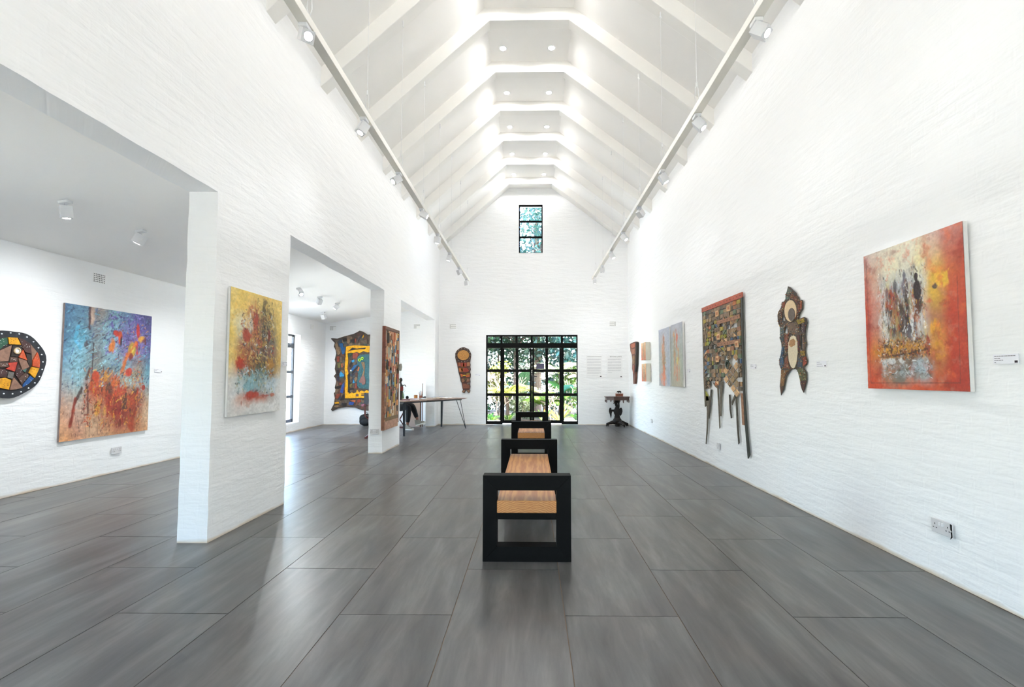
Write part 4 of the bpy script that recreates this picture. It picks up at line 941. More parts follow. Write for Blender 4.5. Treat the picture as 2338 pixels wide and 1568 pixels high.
p.dash(160, (.18, .79, .70, .92), ('d4dadc', '4c463c', 'a9b8c0', '6e6448', '8a969c'), .03, .005, .3, .8, .8, .2, 3)
p.dash(260, (0, 0, 1, 1), ('c8502c', 'b03c24', 'd87a48'), .08, .010, 1.57, .5, .35, .12, 4, .8)
p.blob(.578, .255, .019, .028, '35201f', .95, .1, hard=6); p.blob(.584, .345, .040, .065, '34201e', .93, .18, hard=5)
p.line([(.03, .05), (.04, .96), (.93, .95), (.94, .3)], .003, '6a3a30', .55); p.grain(.15)
canvas('R', [(1970, 587), (2199, 503), (2213, 893), (1984, 887)], 'painting', 'large red and orange abstract painting of standing figures on the right wall', p, .028)
# blue painting in the side room
p = Paint(250, 330, [(0, '5a7a9a,688ca6,a59a92,7fa8b8,6f8fae,5c60a0,4a4a80'), (.13, '5c84a0,6f9ab0,8a939c,86b0c0,7a88b8,6c5caa,4f4f8a'), (.25, '587e98,68a8c0,8a9aa0,8ab6c6,7868aa,8570b2,586092'), (.37, '688ea8,86b6c8,84807c,96b8c4,84789c,8a8688,587a9a'),
    (.48, '84a6b8,90bcc8,8a9490,7c8c90,88b0ba,a08c74,6696a8'), (.58, 'a2b2b8,a0bcc2,bc7250,a87454,b0a28c,a4a8a2,84a6b0'), (.68, 'b4a8a4,a8b0aa,b85c3a,b85a2c,b86a3c,a8644c,a09c92'), (.78, 'cea082,c8b2a4,c09274,a2442a,8c3222,9c543c,c8aa8c'), (.88, 'd6a888,c89a84,c2a284,b07252,942c22,a26a44,d0b294'), (1, 'd6a072,d09a78,d6ae8e,d0a078,c89068,c88a60,d0a078')], 23)
p.dash(900, (0, 0, 1, .62), ('2c3e5c', '6fb4cc', '9cd0dc', '3c4a7c', '5a78a8', '27344c', '88b8c8'), .05, .006, 2.3, .5, .75, .2, 1, .35)
p.dash(260, (.4, 0, 1, .35), ('5a4a9c', '7a64b4', '46407e', '8a80c0', '3a3a66'), .06, .008, 2.4, .6, .75, .2, 2)
p.dash(500, (0, .62, 1, 1), ('d6ac8c', 'c08a68', '8a4a38', 'dcb898', '6e3428', 'cf9a74'), .035, .004, 1.57, .5, .75, .2, 3, .3)
p.line([(.27, .0), (.275, .12)], .022, 'cdae98', .8); p.line([(.245, .0), (.25, .16)], .010, '5a3236', .8); p.line([(.30, .28), (.295, .62)], .006, '3c2226', .85); p.line([(.13, .17), (.11, .25), (.16, .32)], .014, '62b4d4', .85); p.blob(.21, .28, .04, .05, '5a4448', .8, .7); p.blob(.17, .23, .03, .06, '66aeca', .6, .5)
p.blob(.555, .185, .045, .03, 'cf4038', .9, .4, .3); p.blob(.60, .21, .028, .06, 'cf5230', .95, .3); p.blob(.605, .24, .020, .05, '30303e', .9, .4); p.blob(.59, .22, .014, .04, 'e0983c', .9, .4); p.blob(.50, .29, .045, .06, 'd97e34', .9, .4, .3); p.blob(.47, .27, .02, .06, '7a4a90', .7, .5)
p.blob(.82, .15, .026, .075, 'c23a38', .92, .3, -.1); p.blob(.87, .21, .055, .028, 'd9a040', .92, .4, -.3); p.blob(.90, .225, .02, .03, '7e3a34', .8, .4); p.blob(.75, .31, .055, .07, 'c2a03c', .92, .35); p.blob(.76, .31, .03, .045, 'd8c050', .9, .4); p.blob(.735, .365, .04, .035, '8c3628', .9, .4); p.line([(.80, .25), (.68, .38), (.64, .48)], .018, 'cf7430', .85); p.line([(.81, .24), (.82, .33)], .012, 'c03a30', .85)
p.line([(.27, .47), (.24, .55)], .01, '4a3c34', .8); p.blob(.34, .53, .05, .045, 'c64e2c', .9, .4); p.blob(.32, .62, .06, .07, 'cb5626', .85, .6); p.blob(.45, .55, .04, .05, 'd0902c', .8, .6); p.blob(.56, .60, .07, .08, 'd2641e', .85, .6); p.blob(.72, .50, .05, .045, 'c2472e', .92, .3); p.blob(.62, .66, .10, .06, 'bf4426', .85, .6); p.blob(.50, .62, .05, .06, '55342a', .8, .7); p.line([(.14, .70), (.12, .80), (.10, .90)], .014, '9c3a22', .85); p.line([(.20, .62), (.14, .72)], .012, '4a2a24', .85)
p.blob(.37, .78, .045, .07, 'd09a3a', .85, .5); p.blob(.45, .78, .03, .05, 'bf8f4a', .85, .5); p.line([(.26, .64), (.27, .82)], .008, '5a2220', .8); p.blob(.58, .80, .065, .12, '8e1f16', .9, .6); p.blob(.50, .74, .05, .07, 'a8331e', .85, .6); p.blob(.68, .74, .04, .08, '4a2620', .85, .6); p.line([(.76, .72), (.78, .95)], .035, 'ae4520', .9); p.line([(.84, .64), (.80, .86)], .018, '7c2c1c', .85); p.blob(.79, .63, .035, .05, '4e332e', .8, .6); p.blob(.92, .63, .026, .025, 'a63c2a', .9, .2); p.blob(.63, .92, .04, .03, '6a2a1c', .7, .7); p.dash(420, (.22, .48, .92, .92), ('c6541e', 'a8331c', 'd98a2c', '5a2a20', 'e0a83c', '3a2420', 'b84a20', '8c1e14'), .055, .007, 1.9, .5, .8, .2, 4)
p.dash(160, (.55, .08, .95, .42), ('cf5a2c', '2a2c40', 'd8a03c', '7c3a34', '9a86c0'), .03, .005, 2.2, .5, .75, .2, 5)
p.dash(90, (.1, .1, .6, .5), ('2a2a34', '5a3a3c', 'a8d8e4'), .10, .004, 2.5, .25, .8, .2, 6)
p.dash(70, (.05, .5, .95, .98), ('2a1814', '4a241c', '6a2c20'), .13, .003, 1.57, .15, .8, .2, 7)
p.blob(.555, .18, .050, .026, 'd2402f', .95, .2, .3, 4); p.blob(.60, .215, .026, .060, 'd4562c', .95, .2, 0, 4); p.blob(.612, .245, .014, .045, '23243a', .95, .2, 0, 4); p.blob(.50, .29, .040, .055, 'dd8434', .9, .3, .3, 3)
p.blob(.82, .145, .024, .070, 'c23434', .95, .2, -.1, 4); p.blob(.87, .205, .055, .022, 'dba23c', .92, .25, -.3, 4); p.line([(.92, .20), (.925, .25)], .008, '6e2c2c', .85); p.blob(.75, .305, .052, .062, 'bf9a34', .92, .2, 0, 4); p.blob(.757, .30, .030, .040, 'd9c650', .9, .25, 0, 3); p.blob(.735, .36, .038, .030, '8a3022', .92, .2, 0, 4); p.line([(.80, .245), (.69, .37), (.65, .47)], .012, 'd4722c', .85)
p.blob(.72, .495, .046, .040, 'c4452c', .93, .15, 0, 5); p.blob(.34, .525, .046, .042, 'c8502a', .92, .2, 0, 4); p.blob(.92, .625, .024, .024, 'a63a28', .92, .1, 0, 5); p.line([(.14, .70), (.115, .80), (.10, .88)], .009, '8c301c', .85); p.line([(.76, .70), (.80, .68), (.815, .80), (.78, .94)], .012, 'a03c1c', .85)
p.grain(.3)
canvas('S', [(150, 691), (350, 723), (333, 985), (134, 1006)], 'painting', 'large blue and orange abstract painting on the side room wall', p, .02, M('8a7a78', .7, .2, 12))
# yellow painting on the first pier
p = Paint(190, 330, [(0, 'e6cf82,e8ca6c,ecd074,e0c476,e8cc7a,ecd48a'), (.13, 'e8cd7c,e8ca74,d8b676,b4a068,c8b070,ecd17e'), (.25, 'ecd994,dad4b8,c07a58,7e705c,9a8a66,e8cd74'), (.36, 'e8ca6c,ccc6aa,b46444,7c6c58,7c7668,e8ca6c'), (.45, 'ecd184,b0704c,a6907a,745a52,907464,e0bc6e'),
    (.55, 'e4ca7c,b87a4a,a87040,867250,70625a,d8b468'), (.63, 'e4d2a6,c05c3c,a67846,6c745c,a8803e,d8c298'), (.72, 'dedad2,bccaca,84aaac,94a4a4,b4c2ca,d6dada'), (.80, 'dedede,cad2d2,8cabb2,aab4b4,c2ced2,dedede'), (.86, 'e0e0de,d2b0a2,b85a3c,bc7660,b4aeaa,dedede'), (.93, 'e0e0de,dcd2ce,d9d6d2,dcdcda,e0e0e0,e0e0e0'), (1, 'dadad8,dadad8,dadad8,dadad8,dadad8,dadad8')], 37, .04)
p.blob(.46, .20, .07, .13, 'b04a30', .85, .5); p.blob(.36, .15, .05, .05, 'bb6a4c', .7, .7); p.line([(.62, .08), (.62, .45)], .035, '544a34', .75, .9); p.line([(.74, .12), (.73, .33)], .025, '4c4434', .75, .9); p.blob(.72, .33, .045, .06, '7c3626', .85, .5); p.blob(.30, .36, .09, .065, 'b2482c', .88, .5); p.blob(.54, .41, .06, .07, 'b04a34', .8, .6); p.blob(.38, .50, .08, .08, 'a05a2c', .7, .8); p.blob(.20, .59, .085, .065, 'b83c20', .92, .4); p.blob(.36, .27, .05, .08, 'd6d4c8', .7, .7); p.blob(.38, .60, .06, .10, '8c5a36', .8, .7); p.blob(.55, .58, .07, .10, '53523c', .75, .7); p.blob(.74, .58, .07, .06, 'b08434', .8, .6); p.blob(.66, .48, .07, .06, '5a4440', .75, .7)
p.dash(520, (.2, .14, .82, .68), ('3a3428', 'a8482c', '6a4a38', 'd2dcdc', 'b8703c', '53523c', '8c3a24', 'c8a048', '4a5c5c', '241f1a'), .045, .012, 1.57, .6, .8, .2, 1, .15)
p.dash(220, (.15, .62, .85, .82), ('88b4c0', 'd2dcde', '5a8890', '3c4c4c', 'b8ccd4', 'a89a4c'), .05, .013, 1.57, .7, .75, .15, 2)
p.dash(260, (0, 0, 1, .6), ('ecd27c', 'e0b858', 'f0dc98', 'd8a858'), .07, .014, 1.3, .8, .45, .1, 3)
p.dash(60, (.45, .06, .8, .4), ('2c2820', '4a4230', '6a5c3c'), .12, .010, 1.57, .12, .8, .2, 4)
p.blob(.36, .74, .12, .07, '88b6c2', .7, .9); p.blob(.78, .76, .10, .08, 'b8cad4', .7, .9); p.blob(.42, .84, .14, .035, 'b4432a', .88, .6); p.blob(.66, .855, .10, .012, 'a84838', .8, .6); p.blob(.82, .85, .06, .018, 'b85a30', .8, .5); p.blob(.23, .90, .02, .03, 'a85a40', .7, .7); p.blob(.37, .92, .05, .02, 'c09080', .5, .8); p.blob(.20, .59, .085, .058, 'b83c20', .9, .3, 0, 3); p.blob(.30, .36, .08, .055, 'b2482c', .85, .35, 0, 3); p.blob(.46, .20, .055, .10, 'b04a30', .8, .45, 0, 3); p.blob(.73, .33, .035, .055, '7c3224', .8, .3, 0, 3); p.blob(.40, .84, .13, .03, 'b4432a', .9, .35, 0, 3); p.blob(.78, .58, .06, .05, 'c08c34', .7, .5, 0, 3)
p.grain(.18)
canvas('L', [(528, 653), (645, 689), (637, 941), (518, 947)], 'painting', 'yellow and white abstract painting on the first white pier', p, .02)
# tall pale pair
p = Paint(60, 150, [(0, 'b6bacb,b9bdcc,bcc0cc,b4bac8'), (.3, 'aeb6c2,b6b2b0,b8bcc4,b0b9c6'), (.6, 'acb6ba,b4b0a8,b6bcc4,aebac6'), (1, '9c9fa8,b0aaa8,b4b8c0,a2aab8')], 41)
p.line([(.46, .2), (.40, .45), (.47, .62)], .06, 'c9805c', .85, .8); p.blob(.34, .32, .10, .08, 'd69a80', .7, .7); p.line([(.46, .16), (.55, .3)], .025, '8a6a4c', .8, .8); p.line([(.47, .45), (.48, .76)], .10, 'b48a60', .8, 1.0); p.line([(.50, .55), (.50, .75)], .05, '8f7a50', .6, 1.0); p.blob(.40, .86, .26, .12, 'd99478', .85, .8); p.line([(.48, .76), (.47, .98)], .07, 'dc7c58', .8, .9); p.blob(.84, .86, .08, .12, '98a6bc', .7, .9); p.grain(.15)
canvas('R', [(1503, 753), (1527, 747), (1531, 882), (1506, 880)], 'painting', 'left canvas of the tall pale grey pair with orange streak', p, .02, group='tall pale grey pair of canvases')
p = Paint(60, 150, [(0, 'b2b4c2,b6b8c2,b8b8c4,b4b8c4'), (.3, 'a8b0b0,b0b2ae,b2b8b6,b0bab8'), (.6, 'a8b4ac,b4b4a4,b8bca8,b0bcb4'), (1, 'a8a494,b2aa98,b4ae9c,b2b4a8')], 43)
p.blob(.45, .10, .06, .045, 'a87068', .85, .6); p.blob(.28, .16, .11, .06, 'cf9860', .85, .5); p.blob(.53, .23, .08, .10, 'd2603e', .9, .4); p.blob(.48, .35, .07, .07, 'd27250', .85, .5); p.line([(.33, .22), (.30, .48)], .05, 'a88a58', .75, .9); p.line([(.62, .42), (.66, .56)], .04, 'c8925c', .8, .8); p.line([(.36, .5), (.30, .8)], .05, 'cc8a5e', .75, .9); p.blob(.55, .60, .09, .07, 'd8c860', .8, .7); p.line([(.46, .42), (.38, .62)], .03, '8a968c', .7, .8); p.line([(.52, .65), (.50, .85)], .045, 'cf7c58', .8, .8); p.line([(.68, .7), (.66, .88)], .035, 'c8936a', .7, .8); p.grain(.15)
canvas('R', [(1530.5, 742), (1558, 735), (1560, 884), (1534, 881)], 'painting', 'right canvas of the tall pale grey pair with red torso shape', p, .03, group='tall pale grey pair of canvases')
for k, (q, lab) in enumerate([([(1464, 783), (1474, 781.5), (1474, 821.5), (1464.5, 822)], 'upper small orange canvas with white edge near the corner'), ([(1465, 831), (1475, 829.5), (1475.5, 871), (1465.5, 870)], 'lower small orange canvas with white edge near the corner')]):
    p = Paint(40, 70, [(0, 'e2b884,e6ccaa,dcae82'), (.4, 'd6926a,c89470,d8a47c'), (.75, 'd07a52,b08060,d28a62'), (1, 'd06040,c86a4c,d88060')], 51 + k)
    p.line([(.5, .15), (.52, .85)], .10, '8f8a6a', .6, 1.0); p.streak(p.box(0, .1, 1, .9), '6e5a40', 12, 4, .58, .6, 1); p.grain(.2)
    canvas('R', q, 'painting', lab, p, .10, M('d6d3c6', .7, .04, 12), group='small orange canvases')
def poly_in(p, poly):
    c = False; j = len(poly)-1
    for i in range(len(poly)):
        a, b = poly[i], poly[j]
        if (a[1] > p[1]) != (b[1] > p[1]) and p[0] < (b[0]-a[0])*(p[1]-a[1])/(b[1]-a[1]) + a[0]: c = not c
        j = i
    return c
# ------------------------------------------------------------------ round shield
BR = {k: M(v, .6, .25, 30, bump=.2) for k, v in dict(brown='5c4338', tan='8c6a58', dark='2e2622', plum='4a302e', orange='c2522c', red='b63e2e', yellow='d89a1c', gold='d9a032', blue='25558f', green='2f5a46', teal='4a6f66', grey='6a6660').items()}
RIM = M('272a30', .6, .3, 18, bump=.3); DOT = M('e9ecef', .4, .03, 9)
sh = Art('S', 26, 829, 'round_shield', 'round mosaic shield with black riveted rim on the side room wall', 'wall sculpture', zoom=(0, 740, 8.708), proud=.035)
CZ = sh.uv(225, 780); rr_ = .352
wob = lambda a: rr_*(1 + .025*math.sin(3*a+.4) + .018*math.sin(7*a))
rim = [(CZ[0] + wob(2*math.pi*k/48)*math.cos(2*math.pi*k/48), CZ[1] + wob(2*math.pi*k/48)*math.sin(2*math.pi*k/48)) for k in range(48)]
sh.piece('rim_board', rim, .012, .035, RIM, bevel=.003)
inn_ = [(CZ[0] + rr_*.80*math.cos(2*math.pi*k/40), CZ[1] + rr_*.80*math.sin(2*math.pi*k/40)) for k in range(40)]
sh.piece('back_disc', inn_, .035, .038, BR['dark'])
MB().prism([(CZ[0]-.02, CZ[1]-.02), (CZ[0]+.02, CZ[1]-.02), (CZ[0]+.02, CZ[1]+.02), (CZ[0]-.02, CZ[1]+.02)], 0, .013).build('wall_spacer', RIM, sh.root)
for k in range(24):
    a = 2*math.pi*(k+.3)/24; MB().ball((CZ[0] + rr_*.91*math.cos(a), CZ[1] + rr_*.91*math.sin(a), .037), (.0085, .0085, .006), 10, 6).build('rivet', DOT, sh.root, smooth=60)
SHP = [('green', [(-60,330),(0,250),(130,250),(140,390),(60,430),(-40,520)]), ('yellow', [(135,250),(335,235),(400,410),(160,400)]), ('plum', [(345,235),(480,265),(615,350),(610,600),(480,560),(430,480),(400,410)]), ('tan', [(-60,540),(225,410),(150,740),(-60,750)]),
       ('dark', [(225,415),(400,415),(430,500),(330,650),(190,640)]), ('orange', [(430,500),(520,720),(350,660)]), ('tan', [(620,360),(770,525),(620,720)]), ('dark', [(490,575),(610,600),(615,800),(560,860),(520,720)]), ('orange', [(770,530),(840,610),(860,740),(830,880),(620,840),(625,720)]),
       ('brown', [(185,650),(330,660),(340,745),(170,755)]), ('red', [(135,770),(330,745),(275,945),(95,890),(170,840)]), ('tan', [(335,670),(500,720),(560,850),(420,920),(370,790)]), ('plum', [(335,760),(420,920),(470,970),(340,1080),(285,1000),(290,940)]), ('teal', [(420,920),(515,875),(480,960)]), ('yellow', [(610,845),(830,885),(720,1110),(550,965)]),
       ('blue', [(590,1020),(705,1105),(560,1220),(435,1275),(440,1200)]), ('brown', [(340,1085),(480,965),(560,1010),(410,1200)]), ('tan', [(245,1050),(430,1265),(300,1320),(165,1310)]), ('yellow', [(-60,1080),(90,1060),(210,1110),(160,1305),(-60,1260)]), ('grey', [(150,940),(260,960),(230,1090),(120,1060)]), ('brown', [(-60,760),(130,760),(150,850),(-60,860)]), ('plum', [(-60,880),(90,900),(140,940),(110,1060),(-60,1050)]),
       ('brown', [(-330,560),(-80,560),(-80,760),(-350,760)]), ('orange', [(-350,780),(-80,780),(-80,960),(-320,980)]), ('green', [(-300,1000),(-80,980),(-80,1180),(-210,1150)]), ('tan', [(-300,530),(-200,380),(-70,330),(-60,530)])]
def in_disc(q, c, r):
    dx, dy = q[0]-c[0], q[1]-c[1]; d = math.hypot(dx, dy); return q if d < r else (c[0]+dx*r/d, c[1]+dy*r/d)
for i, (c, l) in enumerate(SHP):
    q = [in_disc(x, CZ, rr_*.79) for x in sh.pts(l)]; cx = sum(x[0] for x in q)/len(q); cy = sum(x[1] for x in q)/len(q)
    q = [(cx+(x-cx)*.965, cy+(y-cy)*.965) for x, y in q]
    z = .046 + .003*(i % 3); pc = sh.piece('mosaic_piece', q, .038, z, BR[c], bevel=.0015)
    if c in ('green', 'yellow', 'plum', 'orange', 'brown', 'blue'):
        mb = MB(); xs, ys = [x[0] for x in q], [x[1] for x in q]
        for _ in range(16):
            x, y = random.uniform(min(xs), max(xs)), random.uniform(min(ys), max(ys))
            if abs(x-cx) < (max(xs)-min(xs))*.33 and abs(y-cy) < (max(ys)-min(ys))*.3: mb.cbox((x, y, z+.001), (.005, .005, .003))
        if mb.v: tag(mb.build('studs', M({'yellow': 'a06a2c', 'orange': 'd9a08a'}.get(c, 'd8d2cc'), .5, .2, 40), pc), kind='stuff')
e = sh.uv(308, 527); MB().lathe([(.033, .046), (.034, .060), (.024, .062), (.022, .050)], 20, (e[0], e[1], 0)).build('ring', M('c2ab88', .5, .1, 9), sh.root, smooth=50)
MB().lathe([(.022, .048), (.022, .0525)], 18, (e[0], e[1], 0)).build('mirror_disc', DOT, sh.root)
# ------------------------------------------------------------------ yellow framed collage on the far side room wall
yc = Art('F', 850, 930, 'framed_collage', 'large leather patchwork collage with yellow inner frame in the side room', 'wall sculpture', zoom=(740, 740, 7.466), out=.012, proud=.03)
yc.pts = lambda l: [yc.uv(x if x < 740 else 740 + (x-740)*.78, y) for x, y in l]
G = {k: M(v, .7, .3, 22, bump=.3) for k, v in dict(base='4c4038', mud='6a5a4a', tan='8a6f52', dark='2b2624', rust='8a3f2c', blue='1f5a8e', sky='2f8fc4', navy='2a4f9c', green='2f4a34', yel='f0a80a', teal='35636a', purp='3a3440', pink='a86a80', orange='b8643a', olive='6f6a3a').items()}
O_ = [(112,245),(135,238),(225,245),(330,210),(500,165),(560,135),(605,110),(660,125),(740,180),(860,170),(1010,200),(1140,150),(1290,235),(1350,255),(1275,380),(1300,620),(1270,860),(1310,1060),(1270,1290),(1340,1455),(1210,1440),(1050,1470),(900,1420),(760,1475),(640,1465),(530,1420),(380,1410),(230,1435),(140,1478),(115,1455),(165,1360),(180,1260),(165,1180),(200,1130),(180,1080),(205,970),(190,920),(165,885),(200,840),(180,760),(195,660),(180,600),(205,500),(195,440),(165,380),(180,320)]
yc.piece('backing', yc.pts(O_), .0, .03, G['base'], bevel=.004)
fr_o = [(380,382),(520,360),(740,372),(1080,365),(1090,560),(1080,780),(1095,1010),(1085,1255),(900,1262),(600,1255),(470,1262),(362,1262),(360,1100),(375,930),(355,760),(372,560)]
fr_i = [(405,500),(455,485),(510,490),(560,470),(610,495),(670,460),(740,480),(860,470),(1010,490),(1040,700),(1025,900),(1045,1100),(980,1150),(900,1120),(800,1150),(730,1120),(690,1150),(640,1130),(600,1160),(565,1110),(550,1160),(510,1180),(475,1160),(440,1185),(405,1150),(412,1000),(400,880),(420,840),(400,760),(415,620)]
yc.piece('yellow_frame', [yc.pts(fr_o), yc.pts(fr_i)], .03, .055, G['yel'], bevel=.003)
MOS = [lin(c) for c in ('5a4c40', '6b5a4a', '4a3c34', '7a6450', '3a302a', '5c4038', '4c5450', '63584a', '6f4a3a', '3c4450', '7d6c58', '52463a')]
rg = random.Random(4); gx, gy = 27, 26; JP = {(i, j): (100 + 48*i + rg.uniform(-19, 19), 100 + 56*j + rg.uniform(-22, 22)) for i in range(gx+1) for j in range(gy+1)}
mbq = MB()
for i in range(gx):
    for j in range(gy):
        q4 = [JP[i, j], JP[i, j+1], JP[i+1, j+1], JP[i+1, j]]; cxq = sum(p_[0] for p_ in q4)/4; cyq = sum(p_[1] for p_ in q4)/4
        if not all(poly_in(p_, O_) for p_ in q4) or (poly_in((cxq, cyq), fr_o) and not poly_in((cxq, cyq), fr_i)) or (560 < cxq < 1020 and 510 < cyq < 1110): continue
        q4 = [(cxq + (x-cxq)*.93, cyq + (y-cyq)*.93) for x, y in q4]
        mbq.prism(yc.pts(q4), .03, .034 + .006*rg.random(), rg.choice(MOS))
tag(mbq.build('leather_mosaic', vcol_mat('stitched_leather', .7, .5, 70), yc.root), kind='stuff')
YP = [('dark',[(310,250),(385,235),(395,290),(330,300)]),('tan',[(395,260),(450,250),(440,335),(390,320)]),('dark',[(460,260),(520,250),(515,325),(465,310)]),('rust',[(525,245),(550,245),(545,320),(525,310)]),('purp',[(580,240),(660,165),(640,210),(575,310)]),('mud',[(660,280),(740,250),(740,330),(640,330)]),('yel',[(655,225),(675,175),(680,210),(660,245)]),('blue',[(260,325),(325,320),(330,390),(365,400),(350,500),(315,515)]),('tan',[(190,340),(225,300),(280,500),(240,535),(205,420)]),('rust',[(215,550),(265,545),(260,640),(225,640)]),('mud',[(270,560),(305,540),(315,640),(275,650)]),
      ('olive',[(230,660),(290,660),(280,750),(235,740)]),('orange',[(290,680),(315,660),(320,730),(295,740)]),('dark',[(215,780),(260,770),(255,870),(215,880)]),('sky',[(265,850),(285,800),(345,860),(340,890),(270,895)]),('teal',[(270,900),(340,895),(335,920),(275,925)]),('purp',[(215,890),(265,885),(265,970),(220,965)]),('rust',[(265,1000),(310,985),(300,1030),(265,1035)]),('navy',[(305,1040),(345,990),(345,1080),(320,1180),(275,1160)]),('rust',[(335,1080),(365,1075),(365,1120),(340,1125)]),('dark',[(185,1070),(300,1040),(280,1095),(190,1100)]),('rust',[(190,1250),(220,1185),(290,1180),(240,1270)]),('dark',[(270,1305),(330,1180),(345,1285)]),('yel',[(180,1335),(250,1320),(260,1350),(190,1355)]),('tan',[(170,1395),(230,1370),(280,1400),(200,1420)]),
      ('dark',[(310,1345),(380,1340),(375,1395),(320,1400)]),('navy',[(430,1320),(515,1330),(500,1375),(420,1370)]),('orange',[(440,1300),(540,1290),(530,1340),(520,1330)]),('pink',[(630,1370),(690,1350),(680,1400),(640,1400)]),('rust',[(560,1290),(610,1270),(640,1320),(580,1340)]),('rust',[(490,500),(560,485),(590,510),(560,580),(490,580)]),('green',[(410,545),(440,490),(490,500),(440,560)]),('sky',[(470,620),(515,600),(520,640),(480,655)]),('dark',[(420,720),(480,600),(490,640),(450,730)]),('blue',[(460,775),(510,700),(585,680),(485,800)]),('dark',[(470,830),(590,690),(590,720),(490,840)]),('orange',[(570,800),(590,720),(610,740),(590,800)]),('purp',[(480,850),(520,830),(520,870),(485,880)]),('tan',[(520,920),(550,890),(575,930),(550,980),(522,965)]),('sky',[(485,1005),(505,940),(525,1000)]),('olive',[(440,1020),(485,1010),(470,1075),(435,1060)]),('rust',[(530,1010),(565,1005),(560,1100),(525,1090)]),('dark',[(420,1095),(500,1080),(510,1115),(430,1120)]),('dark',[(410,840),(440,830),(435,1060),(412,1060)]),
      ('dark',[(410,470),(490,400),(560,415),(720,400),(700,425),(560,430),(450,450)]),('dark',[(1150,300),(1230,270),(1240,420),(1150,440)]),('rust',[(1140,470),(1220,470),(1210,640),(1130,620)]),('blue',[(1120,680),(1220,690),(1215,860),(1125,850)]),('tan',[(1130,900),(1230,900),(1240,1100),(1130,1080)]),('orange',[(1120,1140),(1230,1140),(1230,1260),(1120,1240)]),('dark',[(800,240),(960,230),(950,330),(800,320)]),('mud',[(980,250),(1120,230),(1120,330),(990,340)])]
for i, (c, l) in enumerate(YP): yc.piece('leather_patch', yc.pts(l), .03, (.064 if 405 < l[0][0] < 720 and 395 < l[0][1] < 475 else .044) + .002*(i % 3), G[c], bevel=.0015)
yc.piece('figure_panel', yc.pts([(570,560),(620,520),(740,510),(900,520),(1000,560),(1010,1080),(900,1110),(700,1100),(600,1090),(560,1040),(580,850),(565,700)]), .03, .040, G['teal'])
yc.piece('bead_neck', yc.pts([(635,650),(690,640),(700,720),(690,860),(640,900),(680,780)]), .040, .052, G['tan'], bevel=.003)
yc.piece('bead_foot', yc.pts([(600,970),(640,890),(690,870),(710,960),(705,1020),(660,1035),(640,1000),(605,990)]), .040, .054, M('8a6058', .6, .25, 60, bump=.4), bevel=.003)
for x, y in ((608, 610), (655, 582)):
    q = yc.uv(x, y); e_ = MB().lathe([(.040, .040), (.040, .055), (.034, .060)], 20, (q[0], q[1], 0)).build('eye_disc', M('a6d83a', .4, .1, 9), yc.root, smooth=40)
    MB().lathe([(.016, .060), (.016, .063)], 14, (q[0], q[1], 0)).build('pupil', BLACK, e_)
q = yc.uv(463, 790); MB().cbox((q[0], q[1], .055), (.035, .035, .012)).build('mirror_chip', DOT, yc.root)
q = yc.uv(570, 1207); MB().lathe([(.04, .055), (.04, .060)], 16, (q[0], q[1], 0), sq=(1, .9)).build('frame_hole', BR['brown'], yc.root)
for y in (1187, 1212): yc.piece('frame_slot', yc.pts([(640, y-7), (690, y-7), (690, y+7), (640, y+7)]), .055, .059, BR['dark'])
# ------------------------------------------------------------------ wood block panel on the second pier
wp = Art('L', 895, 979, 'wood_mosaic_panel', 'tall panel of reclaimed wood blocks on the second white pier', 'wall sculpture', out=.010, proud=.045)
(x0, y1), (x1, y0) = (wp.uv(878, 745)[0] + .03, 2.105 - wp.P.z), (wp.uv(912.5, 757)[0], .385 - wp.P.z)
MB().box((x0+.004, y0+.004, .001), (x1-.004, y1-.004, .03)).build('backing_board', M('5a4436', .7, .2, 14), wp.root)
PAL = ['b58a62', 'c9a077', 'a5764e', '8a6448', '6a4f3c', 'c2946c', '8f8a7a', '6f7f86', '4f7796', 'b5643c', 'a84a34', 'c9a23c', 'd9c2a0', '7a5a46', '9a7a58', '3a302a', '211c1a', 'b07a58', '9fa08e', 'd08a4c']
WBM = vcol_mat('reclaimed_wood', .65, .4, 60); rg = random.Random(3)
mb = MB(); nx = 11; cw = (x1-x0-.10)/nx
for i in range(nx):
    y = y0 + .20; xa = x0 + .05 + cw*i
    while y < y1 - .07:
        h = rg.choice((.05, .07, .10, .13, .17)); h = min(h, y1 - .06 - y); wd = cw*rg.choice((1, 1, 1, .9)); r = rg.random()
        if r > .10: mb.box((xa+.002, y+.002, .03), (xa+wd-.002, y+h-.002, .036 + rg.random()*.014), lin(rg.choice(PAL)))
        y += h
tag(mb.build('wood_blocks', WBM, wp.root), kind='stuff')
fb = [((x0, y0, .0), (x0+.05, y0+(y1-y0)*.55, .048), '8a5a42'), ((x0, y0+(y1-y0)*.55, .0), (x0+.05, y1, .052), '7a4434'), ((x1-.05, y0+.06, .0), (x1, y1, .046), '6f4f3c'), ((x0+.05, y1-.05, .0), (x1-.05, y1+.0, .046), '6a4a38'), ((x0+.05, y0+.14, .0), (x1-.05, y0+.20, .044), '7c6240'), ((x0+.05, y0, .0), (x1-.05, y0+.14, .046), 'b58a72')]
for a_, b_, c in fb: MB().box(a_, b_).build('border_strip', M(c, .65, .25, 20, bump=.3), wp.root, bevel=.003)
for k in range(16):
    yy = y0 + .05 + k*.11
    if yy < y1 - .05: MB().cbox((x0+.026, yy, .05 if k < 9 else .054), (.018, .03, .012)).build('peg', M(PAL[(k*5) % 14], .6, .2, 20), wp.root)
MB().prism([(x1-.12, y1-.62), (x1+.02, y1-.60), (x1+.055, y1-.66), (x1+.01, y1-.73), (x1-.13, y1-.72)], .06, .085).build('jutting_block', M('8c877a', .7, .2, 16), wp.root, bevel=.004)
